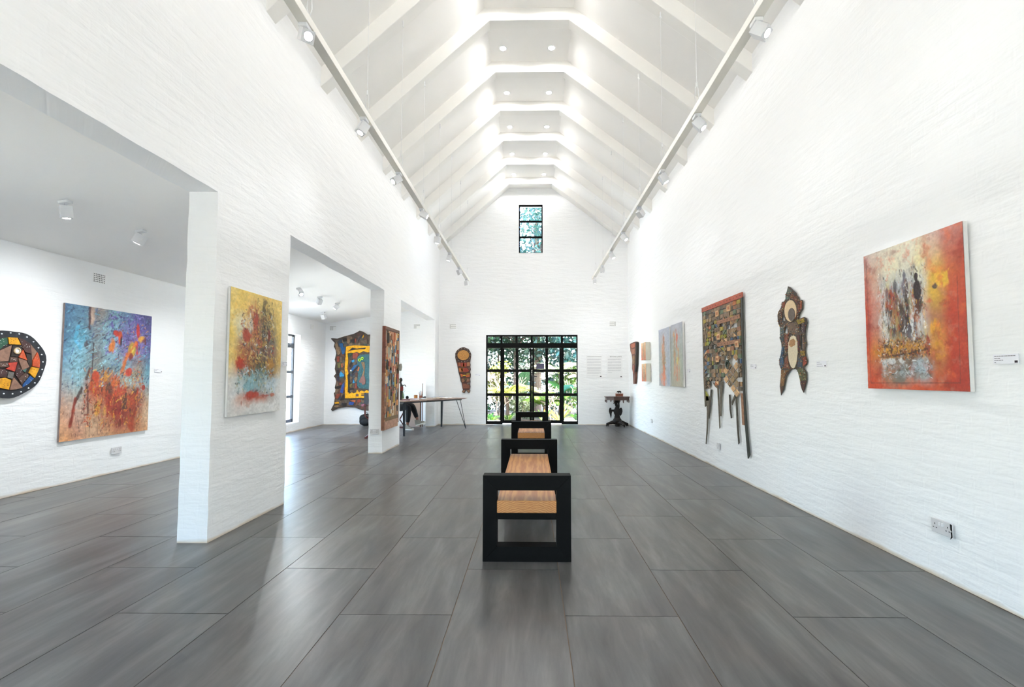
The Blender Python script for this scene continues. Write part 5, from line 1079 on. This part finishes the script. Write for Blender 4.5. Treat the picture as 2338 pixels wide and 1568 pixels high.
MB().tube([(x1+.01, y1-.86, .03), (x1+.045, y1-.90, .05), (x1+.02, y1-.96, .05)], .009, 8).build('metal_hook', M('7a6a44', .5, .2, 12, metal=.6), wp.root, smooth=50)
# ------------------------------------------------------------------ mummy shaped carving left of the doors
mm = Art('F', 1062, 897, 'carved_wall_figure', 'long tapering carved wall figure with round woven face beside the doors', 'wall sculpture', zoom=(1025, 780, 12.54), proud=.03)
MO = [(180,340),(200,290),(250,225),(300,190),(350,170),(400,155),(450,160),(500,185),(555,200),(600,270),(635,350),(630,440),(615,520),(605,600),(618,660),(610,720),(625,790),(605,860),(625,940),(620,1010),(605,1060),(615,1140),(605,1220),(615,1290),(605,1340),(585,1365),(610,1400),(600,1440),(570,1470),(545,1462),(510,1400),(490,1375),(470,1420),(445,1470),(400,1460),(372,1430),(400,1375),(385,1330),(375,1260),(365,1180),(330,1120),(320,1040),(300,960),(275,880),(262,800),(245,720),(232,640),(205,560),(180,460)]
mm.piece('body_board', mm.pts(MO), 0, .03, M('4a3630', .65, .25, 20, bump=.3), bevel=.004)
mm.piece('face_disc', mm.ell(413, 385, 168, 142), .03, .055, M('b5803f', .7, .3, 50, bump=.5), bevel=.006)
for k in range(14):
    q = mm.ell(408, 385, 205, 190, 14)[k]; MB().ball((q[0], q[1], .034), (.008, .008, .008), 8, 6).build('stud', M('c9c2b4', .4, .1, 9), mm.root, smooth=60)
MP = [('8a4a30',[(245,600),(300,590),(310,700),(258,710)]),('b5724c',[(295,600),(320,598),(325,700),(305,705)]),('9a3f2c',[(330,600),(510,600),(505,715),(335,715)]),('d9a02a',[(405,605),(438,605),(438,722),(400,722)]),('a5704c',[(520,590),(595,580),(598,690),(520,700)]),('c09068',[(535,600),(552,598),(552,690),(535,690)]),('b06c3c',[(280,740),(420,750),(400,870),(300,860)]),('3c4a44',[(345,760),(400,760),(395,860),(360,850)]),('943c2c',[(420,750),(520,750),(580,830),(520,870),(400,870)]),('6f5040',[(530,745),(605,720),(600,820)]),('c0622c',[(325,920),(395,940),(395,1000),(345,1000)]),('d9a82a',[(400,945),(478,945),(475,982),(400,982)]),('8a7a2c',[(500,905),(600,890),(590,930),(500,945)]),('b8602e',[(485,950),(600,930),(590,1000),(490,1010)]),('5c6038',[(420,1040),(520,1040),(470,1110)]),('8a5f44',[(360,1060),(415,1045),(460,1120),(410,1160),(370,1150)]),('8a6048',[(520,1045),(595,1060),(590,1130),(500,1150)]),('6e6058',[(520,1180),(595,1150),(595,1210),(520,1220)]),('83503c',[(390,1190),(590,1230),(600,1330),(400,1330)]),('8f6850',[(400,1385),(470,1380),(440,1455),(385,1435)]),('96705a',[(515,1385),(580,1375),(600,1420),(560,1460)])]
for c, l in MP: mm.piece('inlay', mm.pts(l), .03, .040, M(c, .6, .2, 30, bump=.2), bevel=.0015)
for l in ([(255,715),(420,740),(600,700),(600,715),(420,755),(258,730)], [(290,870),(450,900),(610,870),(608,885),(450,918),(295,890)], [(330,1010),(470,1035),(610,1000),(608,1018),(470,1052),(335,1030)], [(370,1160),(440,1165),(490,1190),(520,1150),(600,1130),(600,1150),(525,1170),(490,1215),(440,1185),(375,1180)], [(400,1335),(600,1335),(600,1362),(405,1362)]):
    mm.piece('raised_band', mm.pts(l), .03, .048, M('5f2c24', .55, .2, 20), bevel=.002)
# ------------------------------------------------------------------ bark leg at the far end of the right wall
lg = Art('R', 1449, 877, 'bark_sculpture', 'narrow reddish bark sculpture shaped like a leg near the corner', 'wall sculpture', zoom=(1300, 700, 5.2267), out=.012, proud=.03)
lg.piece('bark_board', lg.pts([(730,450),(745,435),(770,425),(800,415),(808,440),(806,500),(803,560),(803,690),(795,760),(793,860),(788,920),(772,922),(770,870),(766,780),(757,740),(760,640),(752,570),(738,530),(733,480)]), 0, .05, M('6b4436', .75, .45, 18, bump=.6, stretch=(3, 1, 1)), bevel=.012)
for c, l in (('a55a40', [(742,455),(795,430),(796,480),(760,500)]), ('93604a', [(748,510),(795,500),(796,560),(762,570)]), ('7f5a3c', [(764,590),(795,580),(792,680),(768,690)]), ('8a4a3a', [(770,700),(790,695),(786,800),(774,800)])): lg.piece('painted_strip', lg.pts(l), .05, .062, M(c, .7, .3, 20, bump=.3), bevel=.006)
lg.piece('dark_edge', lg.pts([(803,420),(812,425),(810,560),(806,690),(797,780),(793,780),(800,690),(803,560)]), 0, .06, BR['dark'])
# ------------------------------------------------------------------ beaded figure on the right wall
fg = Art('R', 1809, 900, 'beaded_figure', 'tall beaded wooden figure with cream face and belly on the right wall', 'wall sculpture', zoom=(1765, 645, 6.03), out=.006, proud=.012)
FO = [(205,52),(235,65),(280,110),(312,140),(330,180),(355,205),(362,245),(400,240),(408,280),(405,370),(380,400),(360,450),(345,495),(385,490),(425,472),(455,490),(468,555),(450,620),(440,700),(440,780),(455,840),(440,920),(450,1000),(470,1070),(462,1130),(420,1170),(460,1240),(462,1340),(440,1430),(418,1515),(395,1470),(375,1400),(370,1300),(340,1220),(310,1185),(280,1190),(250,1195),(215,1240),(180,1290),(165,1380),(145,1470),(108,1552),(105,1490),(92,1430),(100,1350),(108,1260),(108,1190),(88,1140),(85,1060),(105,1000),(118,900),(112,830),(88,760),(108,700),(100,640),(78,570),(65,530),(60,450),(80,390),(115,335),(118,275),(150,258),(170,230),(172,160),(190,120),(200,75)]
FH = [[(128,420),(150,470),(168,525),(120,520)], [(165,605),(195,620),(200,700),(150,695)], [(365,575),(390,575),(390,680),(375,660)], [(382,700),(400,740),(410,900),(380,930),(375,800)], [(155,890),(175,960),(145,1000),(145,920)], [(178,1020),(175,1090),(155,1120),(150,1060)]]
FB = M('4b4138', .65, .35, 24, bump=.4)
fg.piece('figure_board', [fg.pts(FO)] + [fg.pts(h) for h in FH], .006, .012, FB, bevel=.0)
FP = [('5c6258',[(205,65),(270,120),(200,165),(185,150)]),('6a3f2c',[(250,150),(320,190),(345,230),(330,290),(290,240),(240,210)]),('4c5c50',[(180,170),(240,215),(190,240),(178,215)]),('96492c',[(372,250),(398,250),(395,360),(375,375)]),('8a4630',[(122,280),(165,265),(160,340),(125,350)]),('5e4a3c',[(85,400),(118,350),(125,400),(100,510),(70,500)]),('6a4030',[(340,300),(372,300),(360,400),(335,460)]),('8c7a22',[(320,520),(430,490),(440,540),(350,575)]),('6a5440',[(195,560),(320,540),(350,590),(360,680),(300,720),(220,680)]),('4f5a58',[(95,600),(150,600),(150,720),(140,830),(115,800),(100,730)]),('2c4f6e',[(120,900),(150,880),(140,1000),(150,1130),(110,1180),(92,1100),(108,1010)]),('7a4634',[(155,710),(215,705),(210,900),(175,940)]),('4a3438',[(395,590),(455,560),(435,690),(400,690)]),('6a5040',[(405,740),(430,780),(440,850),(430,920),(412,900)]),('5a2f2e',[(335,720),(365,720),(370,930),(345,940)]),('8a7020',[(375,940),(438,940),(440,1010),(385,1000)]),('8f3a22',[(410,1030),(455,1020),(465,1110),(420,1150)]),('3c4a58',[(345,1020),(400,1050),(400,1170),(340,1160)]),('7c4a36',[(160,1050),(200,1000),(215,1130),(240,1180),(160,1180)]),('7a5630',[(112,1200),(200,1210),(165,1290),(150,1420),(105,1440)]),('5c5c38',[(335,1190),(410,1180),(455,1250),(455,1345),(375,1350)]),('4a2620',[(375,1355),(458,1355),(418,1505)]),('5c3a28',[(98,1440),(145,1440),(110,1535)])]
for c, l in FP: fg.piece('painted_patch', fg.pts(l), .012, .015, M(c, .55, .25, 26, bump=.3), bevel=.002)
FACE = M('d8bf98', .6, .10, 60, bump=.1)
fg.piece('face_oval', fg.ell(247, 390, 82, 150), .012, .020, FACE, bevel=.004); fg.piece('mouth_oval', fg.ell(270, 440, 47, 90), .020, .025, M('5f544c', .6, .25, 60, bump=.3), bevel=.003)
fg.piece('belly_oval', fg.pts([(285,725),(320,745),(340,830),(345,960),(335,1080),(310,1170),(285,1185),(255,1160),(225,1080),(215,960),(220,830),(245,750)]), .012, .020, M('d6c8ac', .6, .10, 60, bump=.1), bevel=.004)
fg.piece('belly_stain', fg.pts([(240,800),(290,770),(320,800),(315,860),(260,890),(232,860)]), .020, .0212, M('a5794c', .6, .3, 60))
fo = fg.pts(FO); holes = [fg.pts(h) for h in FH] + [fg.ell(247, 390, 88, 156), fg.ell(282, 955, 68, 235)]
inside = poly_in
mb = MB(); bc = [lin(c) for c in ('a89c8c', 'b5602c', 'c9a878', '9c4228', '241d1a', 'b08a34', 'b9b4aa', '96603f', '3c5a6c', '6a3a2c')]; xs = [q[0] for q in fo]; ys = [q[1] for q in fo]; cnt = 0
while cnt < 520:
    q = (random.uniform(min(xs), max(xs)), random.uniform(min(ys)+.12, max(ys)-.06))
    if not inside(q, fo) or any(inside(q, h) for h in holes): continue
    cnt += 1; mb.cbox((q[0], q[1], .0165), (.008, .0055, .004), col=random.choice(bc))
tag(mb.build('beads', vcol_mat('glass_beads', .35, .0, 60), fg.root), kind='stuff')
# ------------------------------------------------------------------ hanging of wooden strips on the right wall
hg = Art('R', 1655, 960, 'wooden_hanging', 'tall hanging of linked reclaimed wood pieces with long strands on the right wall', 'wall sculpture', out=.022, proud=.012)
HW = hg.uv(1694, 671)[0] - hg.uv(1602, 704)[0]; HX = hg.uv(1602, 704)[0]; TOP = 2.285 - hg.P.z
HC = {k: M(v, .65, .28, 26, bump=.35) for k, v in dict(a='806a54', b='705e4a', c='927a62', d='645a4c', e='98805f', f='a8943c', g='94922f', h='486280', i='627058', j='ae6a40', k='d0a87c', l='b08a62', m='4a4238', n='9c7054').items()}
def HP(name, pts, z0, z1, c, parent=None): return MB().prism([(HX + u*HW, TOP - v) for u, v in pts], z0, z1).build(name, HC[c] if c in HC else c, parent or hg.root)
HP('top_strip', [(0, 0), (1, 0), (1, .065), (0, .065)], .0, .014, M('b0583f', .6, .15, 20))
mb = MB()
for k in range(14): mb.lathe([(.007, .014), (.007, .016)], 8, (HX + HW*(k+.5)/14, TOP - .034, 0))
mb.build('nails', BR['dark'], hg.root)
HP('side_strap', [(.968, .06), (1.0, .06), (1.0, 1.2), (1.03, 1.62), (1.07, 1.93), (1.035, 1.98), (.995, 1.62), (.968, 1.1)], -.004, .010, M('33352f', .6, .25, 14, bump=.3))
HP('side_strap', [(0, .06), (.03, .06), (.035, 1.0), (.055, 1.45), (.03, 1.46), (.005, 1.0)], -.004, .008, 'd')
rg = random.Random(12); keys = 'aaaabbbbcccdddeeefghiijklmmna'; NC, NR = 12, 21
HOLES = {(2, 6), (6, 4), (8, 5), (10, 5), (5, 9), (8, 9), (2, 11), (5, 11), (10, 10), (3, 14), (7, 13), (9, 13), (1, 16), (4, 16), (11, 17), (2, 18), (5, 13), (3, 9)}
for i in range(NC):
    for j in range(NR):
        u0, u1 = .035 + .918*i/NC, .035 + .918*(i+1)/NC; v0, v1 = .07 + 1.18*j/NR, .07 + 1.18*(j+1)/NR
        lim = [1.20, 1.18, 1.10, 1.06, 1.15, 1.10, 1.04, 1.10, 1.20, 1.24, 1.24, 1.22][i]
        if (v0+v1)/2 > lim or (i, j) in HOLES: continue
        z = .006 + rg.random()*.008; c = rg.choice(keys); um, vm = (u0+u1)/2, (v0+v1)/2
        if j >= 12 and i in (7, 8, 9, 10):      # open lattice of diamonds
            if (i + j) % 2: continue
            d = HP('diamond', [(um, v0-.02), (u1+.015, vm), (um, v1+.02), (u0-.015, vm)], .0, z, rg.choice('klce') if i != 8 else 'c')
            if i == 8:
                for r, cc, zz_ in ((.030, 'm', .002), (.019, 'k', .004), (.008, 'm', .006)): MB().lathe([(r, z), (r, z+zz_)], 16, (HX+um*HW, TOP-vm, 0)).build('ring_inlay', HC[cc], d)
            continue
        t = rg.random()
        if j < 3 or t < .30: HP('wood_piece', [(u0+.003, v0+.003), (u1-.003, v0+.003+rg.uniform(-.01, .01)), (u1-.003, v1-.003), (u0+.003, v1-.003+rg.uniform(-.01, .01))], .0, z, c)
        elif t < .58:
            s = rg.random() < .5; c_ = rg.choice(keys)
            A, B = ([(u0, v0), (u1-.006, v0), (u0, v1)], [(u1, v0+.004), (u1, v1), (u0+.006, v1)]) if s else ([(u0, v0), (u1, v0), (u1, v1-.004)], [(u0, v0+.004), (u1-.006, v1), (u0, v1)])
            HP('wood_piece', A, .0, z, c)
            if rg.random() < .86: HP('wood_piece', B, .0, .006 + rg.random()*.008, c_)
        elif t < .82:
            HP('backing_piece', [(u0, v0), (u1, v0), (u1, v1), (u0, v1)], -.002, .003, rg.choice('abdm'))
            d = HP('diamond', [(um, v0), (u1, vm), (um, v1), (u0, vm)], .003, z+.004, c)
            if rg.random() < .35: HP('ring_inlay', [(um, v0+.022), (u1-.03, vm), (um, v1-.022), (u0+.03, vm)], z+.004, z+.006, 'm' if c != 'm' else 'k', d)
        else:
            HP('wood_piece', [(u0+.002, v0), (um-.004, v0), (um-.004, v1), (u0+.002, v1)], .0, z, c); HP('wood_piece', [(um+.004, v0), (u1-.002, v0), (u1-.002, v1), (um+.004, v1)], .0, .006+rg.random()*.008, rg.choice(keys))
for v in (.26, .56):      # nailed cross rails
    HP('cross_rail', [(.42, v), (.95, v), (.95, v+.05), (.42, v+.05)], .012, .018, 'n')
    mb = MB()
    for k in range(7): mb.lathe([(.006, .018), (.006, .020)], 8, (HX + HW*(.46 + .075*k), TOP - v - .025, 0))
    mb.build('nails', BR['dark'], hg.root)
for (u, v, c) in ((.44, .12, 'k'), (.72, .10, 'k'), (.46, .44, 'k'), (.88, .58, 'k'), (.42, .74, 'k'), (.22, .38, 'f')):
    d = HP('framed_block', [(u-.04, v), (u+.04, v), (u+.04, v+.08), (u-.04, v+.08)], .012, .022, c); HP('block_centre', [(u-.018, v+.022), (u+.018, v+.022), (u+.018, v+.058), (u-.018, v+.058)], .022, .024, 'j', d)
q = (HX + .66*HW, TOP - .86); MB().lathe([(.055, .010), (.055, .020), (.032, .022), (.030, .010)], 18, (q[0], q[1], 0), sq=(1, 1.1)).build('round_ring', M('2f4038', .5, .2, 14), hg.root, smooth=40)
STR = [([(.06, 1.30), (.17, 1.30), (.15, 1.48), (.12, 1.60), (.085, 1.83), (.04, 2.0), (.03, 2.0), (.07, 1.75), (.085, 1.52)], 'd'), ([(.055, 1.23), (.12, 1.29), (.15, 1.36), (.07, 1.37)], 'g'), ([(.20, 1.20), (.235, 1.20), (.17, 1.52), (.14, 1.62), (.16, 1.45)], 'm'),
       ([(.38, 1.17), (.41, 1.17), (.43, 1.70), (.415, 1.72), (.40, 1.45)], 'd'), ([(.46, 1.10), (.53, 1.08), (.48, 1.30), (.465, 1.55), (.445, 1.55), (.44, 1.30)], 'd'), ([(.66, 1.25), (.69, 1.25), (.70, 1.46), (.715, 1.54), (.695, 1.55), (.67, 1.44)], 'm'), ([(.72, 1.34), (.82, 1.20), (.835, 1.22), (.73, 1.38)], 'd'), ([(.805, 1.25), (.835, 1.25), (.85, 1.65), (.865, 1.83), (.845, 1.85), (.82, 1.62)], 'm'), ([(.92, 1.22), (.965, 1.22), (.98, 1.60), (.935, 1.60)], 'n'), ([(.26, 1.10), (.37, 1.13), (.41, 1.19), (.33, 1.16)], 'b')]
for l, c in STR: HP('hanging_strand', l, -.004, .006, c)
# ------------------------------------------------------------------ garden outside
def leaf_mat(hexc, var=.35):
    m, nt, b = newmat('leaf_' + hexc); L = nt.links.new
    ge = nd(nt, 'ShaderNodeNewGeometry'); hv = nd(nt, 'ShaderNodeHueSaturation'); hv.inputs['Color'].default_value = (*lin(hexc), 1)
    mr = nd(nt, 'ShaderNodeMapRange'); L(ge.outputs['Random Per Island'], mr.inputs[0]); mr.inputs[3].default_value = 1-var; mr.inputs[4].default_value = 1+var
    L(mr.outputs[0], hv.inputs['Value']); L(hv.outputs[0], b.inputs['Base Color']); b.inputs['Roughness'].default_value = .38
    tr = nd(nt, 'ShaderNodeBsdfTranslucent'); L(hv.outputs[0], tr.inputs[0]); mx = nd(nt, 'ShaderNodeMixShader'); mx.inputs[0].default_value = .3
    out = nt.nodes['Material Output']; L(b.outputs[0], mx.inputs[1]); L(tr.outputs[0], mx.inputs[2]); L(mx.outputs[0], out.inputs[0])
    return m
LF = {k: leaf_mat(v) for k, v in dict(dark='16301c', blue='22443e', mid='254a20', lime='4c6a24', yel='6e7034', pale='707a5c', orange='84542a', straw='786c54').items()}
BARK = M('4a3a2e', .85, .3, 6, bump=.5, stretch=(4, 4, .7)); PALEBARK = M('85756a', .85, .25, 8, bump=.4)
gr = MB().box((-40, -30, -.35), (40, 60, -.14)).build('garden_ground', M('cfc6b4', .9, .25, 3, bump=.4)); tag(gr, kind='structure')
st = MB().box((-3.2, 12.81, -.139), (4.5, 14.0, -.012)).build('paving_step', M('cdc9c0', .85, .12, 4)); tag(st, kind='structure')
rng = np.random.default_rng(5)
def foliage(name, centers, radii, n, size, mat, parent, tip=.3):
    """cloud of real single leaves around the given blobs"""
    mb = MB(); cs = [Vector(c) for c in centers]
    for i in range(n):
        k = i % len(cs); d = Vector(rng.normal(size=3)).normalized(); r = radii[k]
        r = r if isinstance(r, tuple) else (r, r, r); q = rng.uniform(.45, 1.0)
        c = cs[k] + Vector((d.x*r[0], d.y*r[1], d.z*r[2])) * q
        u = Vector(rng.normal(size=3)); u.z -= .5; u.normalize(); w = u.cross(Vector(rng.normal(size=3))).normalized()
        s = size * rng.uniform(.6, 1.3)
        mb.add([c, c + u*s*.5 + w*s*.24, c + u*s, c + u*s*.5 - w*s*.24], [(0, 1, 2, 3)])
    return tag(mb.build(name, mat, parent), kind='stuff')
GZ = -.14
def tree(label, x, y, h, crown, n, size, mat, trunk_r=.16, lean=0.0, bark=BARK, group='trees beyond the glass'):
    t = thing('garden_tree', label, 'tree', (x, y, GZ), group=group)
    MB().tube([(0, 0, 0), (lean*.3, 0, h*.3), (lean*.7, .1, h*.6), (lean, .1, h*.85)], [trunk_r*1.3, trunk_r, trunk_r*.8, trunk_r*.4], 10).build('trunk', bark, t, smooth=60)
    for k in range(4):
        a = k*1.6 + x; e = (lean + math.cos(a)*crown*.6, math.sin(a)*crown*.6, h*(.7 + .08*k))
        MB().tube([(lean*.6, .08, h*.5), ((e[0]+lean*.6)/2, e[1]/2, h*.62), e], [trunk_r*.45, trunk_r*.3, trunk_r*.1], 7).build('branch', bark, t, smooth=60)
    cs = [(lean + rng.uniform(-.7, .7)*crown, rng.uniform(-.5, .5)*crown, h*rng.uniform(.45, 1.0)) for _ in range(9)]
    foliage('foliage', cs, [crown*.55]*9, n, size, mat, t)
    return t
tree('tall leafy tree straight behind the gable window', .2, 19.0, 10.5, 2.4, 9000, .19, LF['blue'])
tree('tall tree with bluish leaves left behind the doors', -3.2, 20.5, 10.0, 2.5, 4200, .28, LF['blue'])
tree('tall dark tree right behind the doors', 3.4, 20.0, 9.5, 2.5, 4200, .28, LF['dark'])
tree('low dark tree in the middle of the garden', -.6, 18.4, 5.0, 1.9, 4200, .22, LF['dark'], .10)
tree('broad blue green tree right of the garden middle', 2.2, 18.0, 5.2, 1.9, 4200, .24, LF['blue'], .10)
tree('broad mid green tree left in the garden', -2.9, 17.8, 5.0, 1.7, 3600, .20, LF['mid'], .12)
tree('thick leaning old tree trunk at the left of the doors', -1.62, 15.6, 6.0, 1.0, 500, .2, LF['pale'], .17, lean=-.5)
hd = thing('hedge', 'dense dark green hedge closing off the back of the garden', 'hedge', (0, 20.2, GZ))
foliage('foliage', [(-6.5 + i*.65, ((i*7) % 5)*.12, .5 + j*1.0) for i in range(21) for j in range(5)], [.75]*105, 17000, .22, LF['dark'], hd)
for i in range(9): MB().tube([(-6 + i*1.5, 0, 0), (-6 + i*1.5 + .1, 0, 2.0), (-6 + i*1.5, .05, 4.2)], [.05, .04, .015], 7).build('stem', BARK, hd)
bed = MB().prism([(-5, 14.35), (-.6, 14.45), (-.1, 14.6), (.35, 15.1), (1.3, 16.4), (2.6, 17.2), (5, 17.6), (5, 19.5), (-5, 19.5)], -.139, -.10).build('soil_bed', M('54463a', .95, .4, 5, bump=.5)); tag(bed, kind='structure')
def big_leaf(mb, base, dirv, length, width, droop, n=7):
    d = Vector(dirv).normalized(); side = d.cross(Vector((0, 0, 1))).normalized(); rows = []
    for i in range(n+1):
        s = i/n; p = Vector(base) + d*length*s - Vector((0, 0, droop*length*s*s)); w = width*math.sin(math.pi*min(1, s*.93+.07))**.7
        rows += [p - side*w + Vector((0, 0, .12*w)), p, p + side*w + Vector((0, 0, .12*w))]
    f = []
    for i in range(n):
        a = 3*i; f += [(a, a+1, a+4, a+3), (a+1, a+2, a+5, a+4)]
    mb.add(rows, f)
def leafy_clump(name, label, x, y, leaves, length, width, hgt, mat, droop=.35, up=1.0, stalk=True, group=None):
    t = thing(name, label, 'plant', (x, y, GZ), group=group)
    for k in range(leaves):
        a = k*2.4 + x*3; z = hgt*(.45 + .55*((k*7) % leaves)/leaves)
        base = Vector((math.cos(a)*.06, math.sin(a)*.06, z)); mb = MB()
        l = length*rng.uniform(.75, 1.15); dv = Vector((math.cos(a), math.sin(a), up*rng.uniform(.5, 1.3)))
        big_leaf(mb, base, dv, l, width*rng.uniform(.8, 1.2), droop)
        lf = mb.build('leaf', mat if not isinstance(mat, list) else mat[k % len(mat)], t, smooth=80)
        if stalk: MB().tube([(0, 0, 0), tuple(base*.6 + Vector((0, 0, z*.2))), tuple(base)], [.022, .016, .012], 6).build('stalk', LF['lime'], lf)
    return t
def palm(label, x, y, stem_h, fronds, length, mat, leafl=.32):
    t = thing('palm', label, 'palm', (x, y, GZ), group='palms outside the doors')
    if stem_h > .1: MB().tube([(0, 0, 0), (.02, 0, stem_h*.5), (0, 0, stem_h)], [.07, .055, .05], 8).build('palm_stem', BARK, t, smooth=60)
    for k in range(fronds):
        a = k*2.399 + y; el = rng.uniform(.4, 1.6); l = length*rng.uniform(.8, 1.2)
        d = Vector((math.cos(a), math.sin(a), el)).normalized(); rows = []
        for i in range(13):
            s = i/12; rows.append(Vector((0, 0, stem_h)) + d*l*s - Vector((0, 0, .55*l*s*s)))
        fr_ = MB().tube(rows, [.012*(1-.8*i/12) for i in range(13)], 5).build('frond_stem', LF['yel'], t)
        mb = MB(); side = d.cross(Vector((0, 0, 1))).normalized()
        for i in range(2, 26):
            s = i/26; p = Vector((0, 0, stem_h)) + d*l*s - Vector((0, 0, .55*l*s*s)); tg = (d - Vector((0, 0, 1.1*s))).normalized()
            ll = leafl*math.sin(math.pi*(.12+.8*s))
            for sg in (-1, 1):
                e = p + (side*sg*.85 + tg*.55 + Vector((0, 0, -.35))).normalized()*ll; w = tg*.014
                mb.add([p - w, (p+e)/2 - w*1.5 + Vector((0, 0, .02)), e, (p+e)/2 + w*1.5 + Vector((0, 0, .02)), p + w], [(0, 1, 2, 3, 4)])
        tag(mb.build('leaflets', mat, fr_), kind='stuff')
    return t
palm('arching yellow green palm left of the door middle', -.78, 15.2, .75, 13, 1.35, LF['yel'])
palm('straw coloured palm behind the left side pane', -1.75, 16.6, 1.3, 12, 1.3, LF['straw'])
palm('lime green palm right of the door middle', .42, 15.6, .45, 14, 1.5, LF['lime'])
palm('silvery pale palm high on the right of the doors', .98, 16.4, 1.5, 12, 1.3, LF['pale'])
palm('drooping reddish straw palm behind the right side pane', 1.72, 16.2, 1.35, 10, .95, LF['straw'], .26)
leafy_clump('banana_plant', 'blue green banana plant behind the door middle', -.28, 16.2, 9, 1.1, .22, 1.2, [LF['blue'], LF['dark']])
leafy_clump('banana_plant', 'broad leaved banana plant behind the right door leaf', 1.05, 15.6, 9, .95, .22, .95, [LF['blue'], LF['mid']], group=None)
leafy_clump('banana_plant', 'dark broad leaved plant behind the right side pane', 1.75, 15.3, 9, .8, .20, .75, [LF['dark'], LF['mid']])
leafy_clump('strap_plant', 'yellow and orange strap leaved plant low at the right', .86, 14.5, 17, .62, .035, .10, [LF['yel'], LF['lime'], LF['orange']], .25, 1.2, False)
leafy_clump('strap_plant', 'green and orange strap leaved plant at the door middle', .38, 14.6, 15, .58, .032, .10, [LF['lime'], LF['mid'], LF['orange']], .25, 1.6, False)
leafy_clump('fern', 'bright green fern at the lower left of the doors', -1.22, 14.4, 26, .55, .035, .12, [LF['mid'], LF['lime']], .5, 1.2, False)
leafy_clump('fern', 'green fern beside the left door leaf', -.72, 14.9, 20, .5, .03, .08, [LF['lime'], LF['pale'], LF['mid']], .5, 1.4, False)
leafy_clump('fern', 'leafy low plant at the lower right pane', 1.42, 15.0, 18, .5, .05, .1, [LF['mid'], LF['lime']], .4, .9, False)
def shrub(label, x, y, h, r, n, mat, size=.1):
    t = thing('shrub', label, 'shrub', (x, y, GZ), group='low shrubs in the garden')
    for k in range(5):
        a = k*1.3; MB().tube([(0, 0, 0), (math.cos(a)*r*.3, math.sin(a)*r*.3, h*.5), (math.cos(a)*r*.7, math.sin(a)*r*.7, h)], [.018, .012, .005], 6).build('stem', PALEBARK, t)
    foliage('foliage', [(math.cos(k*1.3)*r*.5, math.sin(k*1.3)*r*.5, h*(.4+.12*k)) for k in range(5)], [r*.55]*5, n, size, mat, t)
shrub('pale leaved shrub left of the door middle', -.35, 15.4, .7, .45, 900, LF['pale'])
shrub('lime green shrub right at the back', 1.35, 16.8, 1.6, .7, 1200, LF['lime'], .13)
shrub('mid green shrub at the far left', -2.0, 15.6, .8, .6, 1000, LF['mid'])
shrub('yellowish shrub behind the left door leaf', -1.15, 16.4, 1.9, .55, 1000, LF['yel'], .14)
def bare_branch(label, x, y, h, lean, n):
    t = thing('bare_shrub', label, 'shrub', (x, y, GZ), group='bare branching shrubs')
    def grow(p, d, l, r, dep, mb):
        q = p + d*l; mb.tube([p, (p+q)/2 + Vector(rng.normal(size=3))*l*.08, q], [r, r*.85, r*.7], 6)
        if dep:
            for _ in range(2 if dep < 3 else 3):
                grow(q, (d + Vector(rng.normal(size=3))*.45 + Vector((0, 0, .15))).normalized(), l*.72, r*.66, dep-1, mb)
    for k in range(n):
        mb = MB(); grow(Vector((k*.04, 0, 0)), Vector((lean*(1 if k % 2 else -.6), .1, 1)).normalized(), h*.34, .024, 4, mb); mb.build('branch', PALEBARK, t, smooth=60)
bare_branch('pale bare branching shrub in front of the old trunk', -1.0, 15.0, 1.7, .25, 2)
bare_branch('pale thin stems right of the door middle', .62, 15.1, 1.2, .2, 2)
bare_branch('twisted pale stem behind the right door leaf', 1.0, 15.2, 1.4, -.3, 1)
